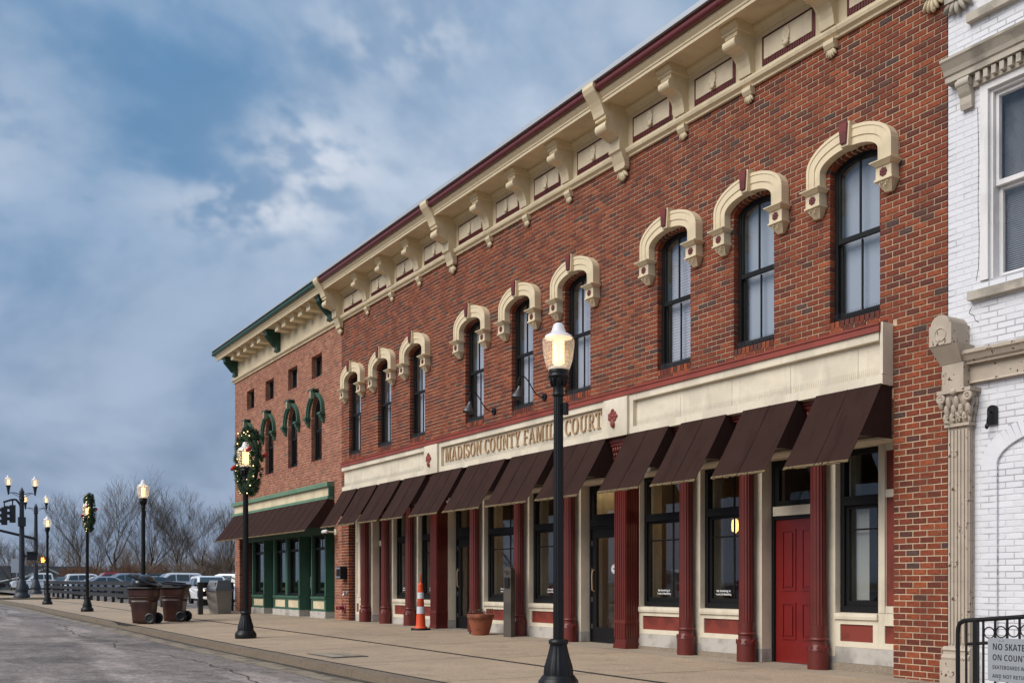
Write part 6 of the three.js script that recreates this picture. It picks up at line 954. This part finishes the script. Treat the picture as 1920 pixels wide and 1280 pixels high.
// ---------------------------------------------------------------- grey house at the end of the street
{
  const x = -165, z = -7.5, y = 0.4, t = thing('grey_house', 'low grey house with dark shingle roof at the far end of the street', 'house', [x, y, z]); t.scale.y = 0.74; const wall = std([0.26, 0.255, 0.25], 0.8, { map: tDirt }), roof = std([0.028, 0.034, 0.045], 0.9, { map: tShingle }), wh = std([0.62, 0.62, 0.62], 0.6);
  lmesh('wall', B(-6, -0.4, -0.6, 2.1, -8.6, 4.8), wall, t);
  lmesh('roof', PZ([[-6.5, 2.1], [-3.2, 4.35], [0.1, 2.1]], -8.9, 5.1), roof, t);
  const gb = lmesh('gable_wing', [PX([[-4.2, -0.6], [4.2 - 3.4, -0.6], [0.8, 1.9], [-1.7, 3.75], [-4.2, 1.9]], -0.4, 2.6)], wall, t);
  lmesh('gable_roof', [bar([-2, 3.95, -1.7], [-2, 1.7, 1.6], 0.2, 0.2)].length ? [PX([[-1.7, 4.05], [1.75, 1.75], [1.65, 1.55], [-1.7, 3.8], [-5.05, 1.55], [-5.15, 1.75]], -1.5, 2.75)] : [], roof, t);
  lmesh('barge_board', [PX([[-1.7, 4.08], [1.8, 1.75], [1.62, 1.5], [-1.7, 3.72], [-5.02, 1.5], [-5.2, 1.75]], 2.76, 2.86)], wh, t);
  lmesh('lean_to', [PX([[0.9, -0.6], [4.6, -0.6], [4.6, 0.95], [0.9, 2.2]], -0.3, 2.2)], wall, t);
  lmesh('lean_to_trim', [PX([[0.85, 2.35], [4.9, 1.05], [4.9, 0.85], [0.85, 2.12]], -0.4, 2.4)], wh, t);
  for (const zz of [1.6, 2.8, 4.0]) lmesh('window', B(2.21, 2.24, 0.1, 0.75, zz - 0.4, zz + 0.4), mCarGlass, t);
  lmesh('corner_post', [B(2.2, 2.35, -0.6, 0.9, 4.45, 4.6), B(2.6, 2.7, -0.6, 1.7, 0.72, 0.84)], wh, t);
}
// ---------------------------------------------------------------- bare winter trees
function bareTree(s0, H, spread, depth = 7) {
  let s = s0; const R = () => { s = (s * 1664525 + 1013904223) >>> 0; return s / 4294967296; }, P = [], Nn = [];
  const seg = (a, b, r0, r1, n) => { const d = b.clone().sub(a).normalize(), u = Math.abs(d.y) > 0.9 ? V(1, 0, 0) : V(0, 1, 0), e = u.cross(d).normalize(), f = d.clone().cross(e); for (let i = 0; i < n; i++) { const q = [i, i + 1].map((k) => { const t = k / n * 6.2832; return e.clone().multiplyScalar(Math.cos(t)).addScaledVector(f, Math.sin(t)); }); const A = a.clone().addScaledVector(q[0], r0), Bq = a.clone().addScaledVector(q[1], r0), C = b.clone().addScaledVector(q[1], r1), D = b.clone().addScaledVector(q[0], r1); for (const [v, w] of [[A, q[0]], [Bq, q[1]], [C, q[1]], [A, q[0]], [C, q[1]], [D, q[0]]]) { P.push(v.x, v.y, v.z); Nn.push(w.x, w.y, w.z); } } };
  const grow = (p, d, len, r, lv) => {
    const n = lv < 2 ? 4 : 3; let a = p.clone(), dir = d.clone(), rr0 = r;
    for (let i = 0; i < n; i++) {
      dir.add(V((R() - 0.5) * 0.3, (R() - 0.35) * 0.18, (R() - 0.5) * 0.3)).normalize(); const b = a.clone().addScaledVector(dir, len / n), r1 = Math.max(rr0 * (lv ? 0.82 : 0.86), 0.0075);
      seg(a, b, rr0, r1, lv < 2 ? 7 : lv < 4 ? 4 : 3); a = b; rr0 = r1;
      if (lv < depth - 1 && (i >= (lv ? 0 : 1))) { const m = i === n - 1 ? 2 : (R() < 0.75 ? 1 : 0) + (lv > 1 && R() < 0.3 ? 1 : 0); for (let c = 0; c < m; c++) { const ax = V(R() - 0.5, R() * 0.2, R() - 0.5).normalize(), nd = dir.clone().addScaledVector(ax, (0.55 + R() * 0.5) * spread).add(V(0, 0.12, 0)).normalize(); grow(a, nd, len * (0.62 + R() * 0.2), rr0 * (0.55 + R() * 0.2), lv + 1); } }
    }
  };
  grow(V(0, -0.3, 0), V((R() - 0.5) * 0.15, 1, (R() - 0.5) * 0.15), H * 0.36, H * 0.017, 0);
  const g = new THREE.BufferGeometry(); g.setAttribute('position', new THREE.Float32BufferAttribute(P, 3)); g.setAttribute('normal', new THREE.Float32BufferAttribute(Nn, 3)); return g;
}
const mBark = std([0.17, 0.13, 0.10], 0.95, { map: tBark }), mBark2 = std([0.14, 0.108, 0.084], 0.95, { map: tBark }), mTwig = std([0.18, 0.13, 0.095], 0.95);
const treeGeo = [[11, 13, 0.75], [29, 12, 0.95], [47, 14, 0.7], [83, 11, 1.0]].map(([s, h, sp]) => { const g = muv(bareTree(s, h, sp, 6)); const p = g.attributes.position; let top = 0; for (let i = 1; i < p.array.length; i += 3) top = Math.max(top, p.array[i]); g.scale(1, h / top, 1); return g; });
console.log('tree tris', treeGeo.map((g) => g.attributes.position.count / 3));
const treeAt = [[-140, -10.5, 0.86, 1], [-137, -14.2, 1.02, 0], [-134, -17.5, 0.78, 2], [-131, -20.6, 0.92, 1], [-129, -23.6, 0.84, 3], [-128, -26.3, 0.84, 0], [-126, -28.6, 0.78, 2], [-150, -7.8, 0.62, 3], [-152, -3.6, 0.5, 1], [-146, -13, 0.72, 3], [-143, -18.4, 0.78, 3], [-139, -23, 0.72, 1], [-136, -28, 0.74, 3], [-158, -12.8, 0.6, 0], [-133, -31, 0.8, 1], [-130, -35, 0.8, 0]];
const tl = ['spreading bare tree above the white estate car', 'tallest bare tree left of the middle lamp, with wide crown', 'slender bare tree just right of the middle lamp', 'bare tree with leaning trunk above the white sport utility car', 'bare tree with forked stems right of the leaning one', 'bare tree beside the edge of the green building', 'thin bare tree half hidden by the brown corner awning', 'low bare tree behind the farthest single lamp', 'lowest bare tree behind the twin lamp poles', 'bare tree behind the distant wreathed lamp', 'bare tree standing back behind the tallest one', 'bare tree in the gap right of the middle lamp', 'bare tree low behind the leaning trunk', 'small bare tree over the grey house roof', 'bare tree hidden mostly behind the awning corner', 'bare tree farthest right behind the brick corner'];
treeAt.forEach(([x, z, s, v], i) => { const t = thing('bare_tree', tl[i], 'tree', [x, interp(lotT, x) - 0.3, z], i * 1.7, 'bare trees beyond the car park'); lmesh('trunk_and_branches', treeGeo[v], i % 2 ? mBark : mBark2, t).scale.set(s * 1.15, s * 1.25, s * 1.15); });
// thicket and far wood: masses of stems and twigs
{
  const bush = muv(bareTree(5, 3.6, 1.1, 5)), far = muv(bareTree(77, 12, 0.9, 5));
  const scatter = (name, g, m, n, f) => { const im = new THREE.InstancedMesh(g, m, n), M = new THREE.Matrix4(); for (let i = 0; i < n; i++) { const [x, z, s] = f(i); im.setMatrixAt(i, M.compose(V(x, interp(lotT, x) - 0.3, z), new THREE.Quaternion().setFromAxisAngle(V(0, 1, 0), rnd() * 6.3), V(s, s * rr(0.8, 1.15), s))); } im.name = name; im.castShadow = im.receiveShadow = true; scene.add(im); return im; };
  tag(scatter('thicket', bush, std([0.17, 0.09, 0.05], 0.95), 200, (i) => { const t = rnd(), x = -137 + 5 * t + rr(-4, 4); return [x, -8.5 - 11 * t + rr(-1.5, 1.5), rr(0.55, 1.15)]; }), 'rusty brown leafless thicket behind the parked cars', 'thicket', null, 'stuff');
  tag(scatter('undergrowth', bush, mTwig, 110, (i) => { const t = rnd(); return [-131 + 6 * t + rr(-5, 5), -18 - 18 * t + rr(-3, 3), rr(0.6, 1.5)]; }), 'grey brown tangled undergrowth below the bare trees by the brick corner', 'undergrowth', null, 'stuff');
  tag(scatter('far_wood', far, mTwig, 210, () => { const z = rr(-62, 30); return [-190 + rr(-40, 22) + (z < -20 ? 20 : 0), z, rr(0.5, 0.85)]; }), 'grey brown bare wood along the horizon', 'wood', null, 'stuff');
}
// bare trees across the street, mirrored in the glass
[[-22, 24, 0.8, 0, 'bare tree across the street mirrored in the rightmost shop window'], [-36, 26, 0.7, 2, 'bare tree across the street mirrored in the middle shop windows'], [-58, 25, 0.8, 1, 'bare tree across the street mirrored in the green shopfront']].forEach(([x, z, s, v, lb]) => { const t = thing('bare_tree', lb, 'tree', [x, -0.16, z], x, 'bare trees across the street'); lmesh('trunk_and_branches', treeGeo[v], mBark2, t).scale.setScalar(s); });
scene.traverse((o) => { if (o.isMesh) o.castShadow = o.receiveShadow = true; });
renderer.render(scene, camera);
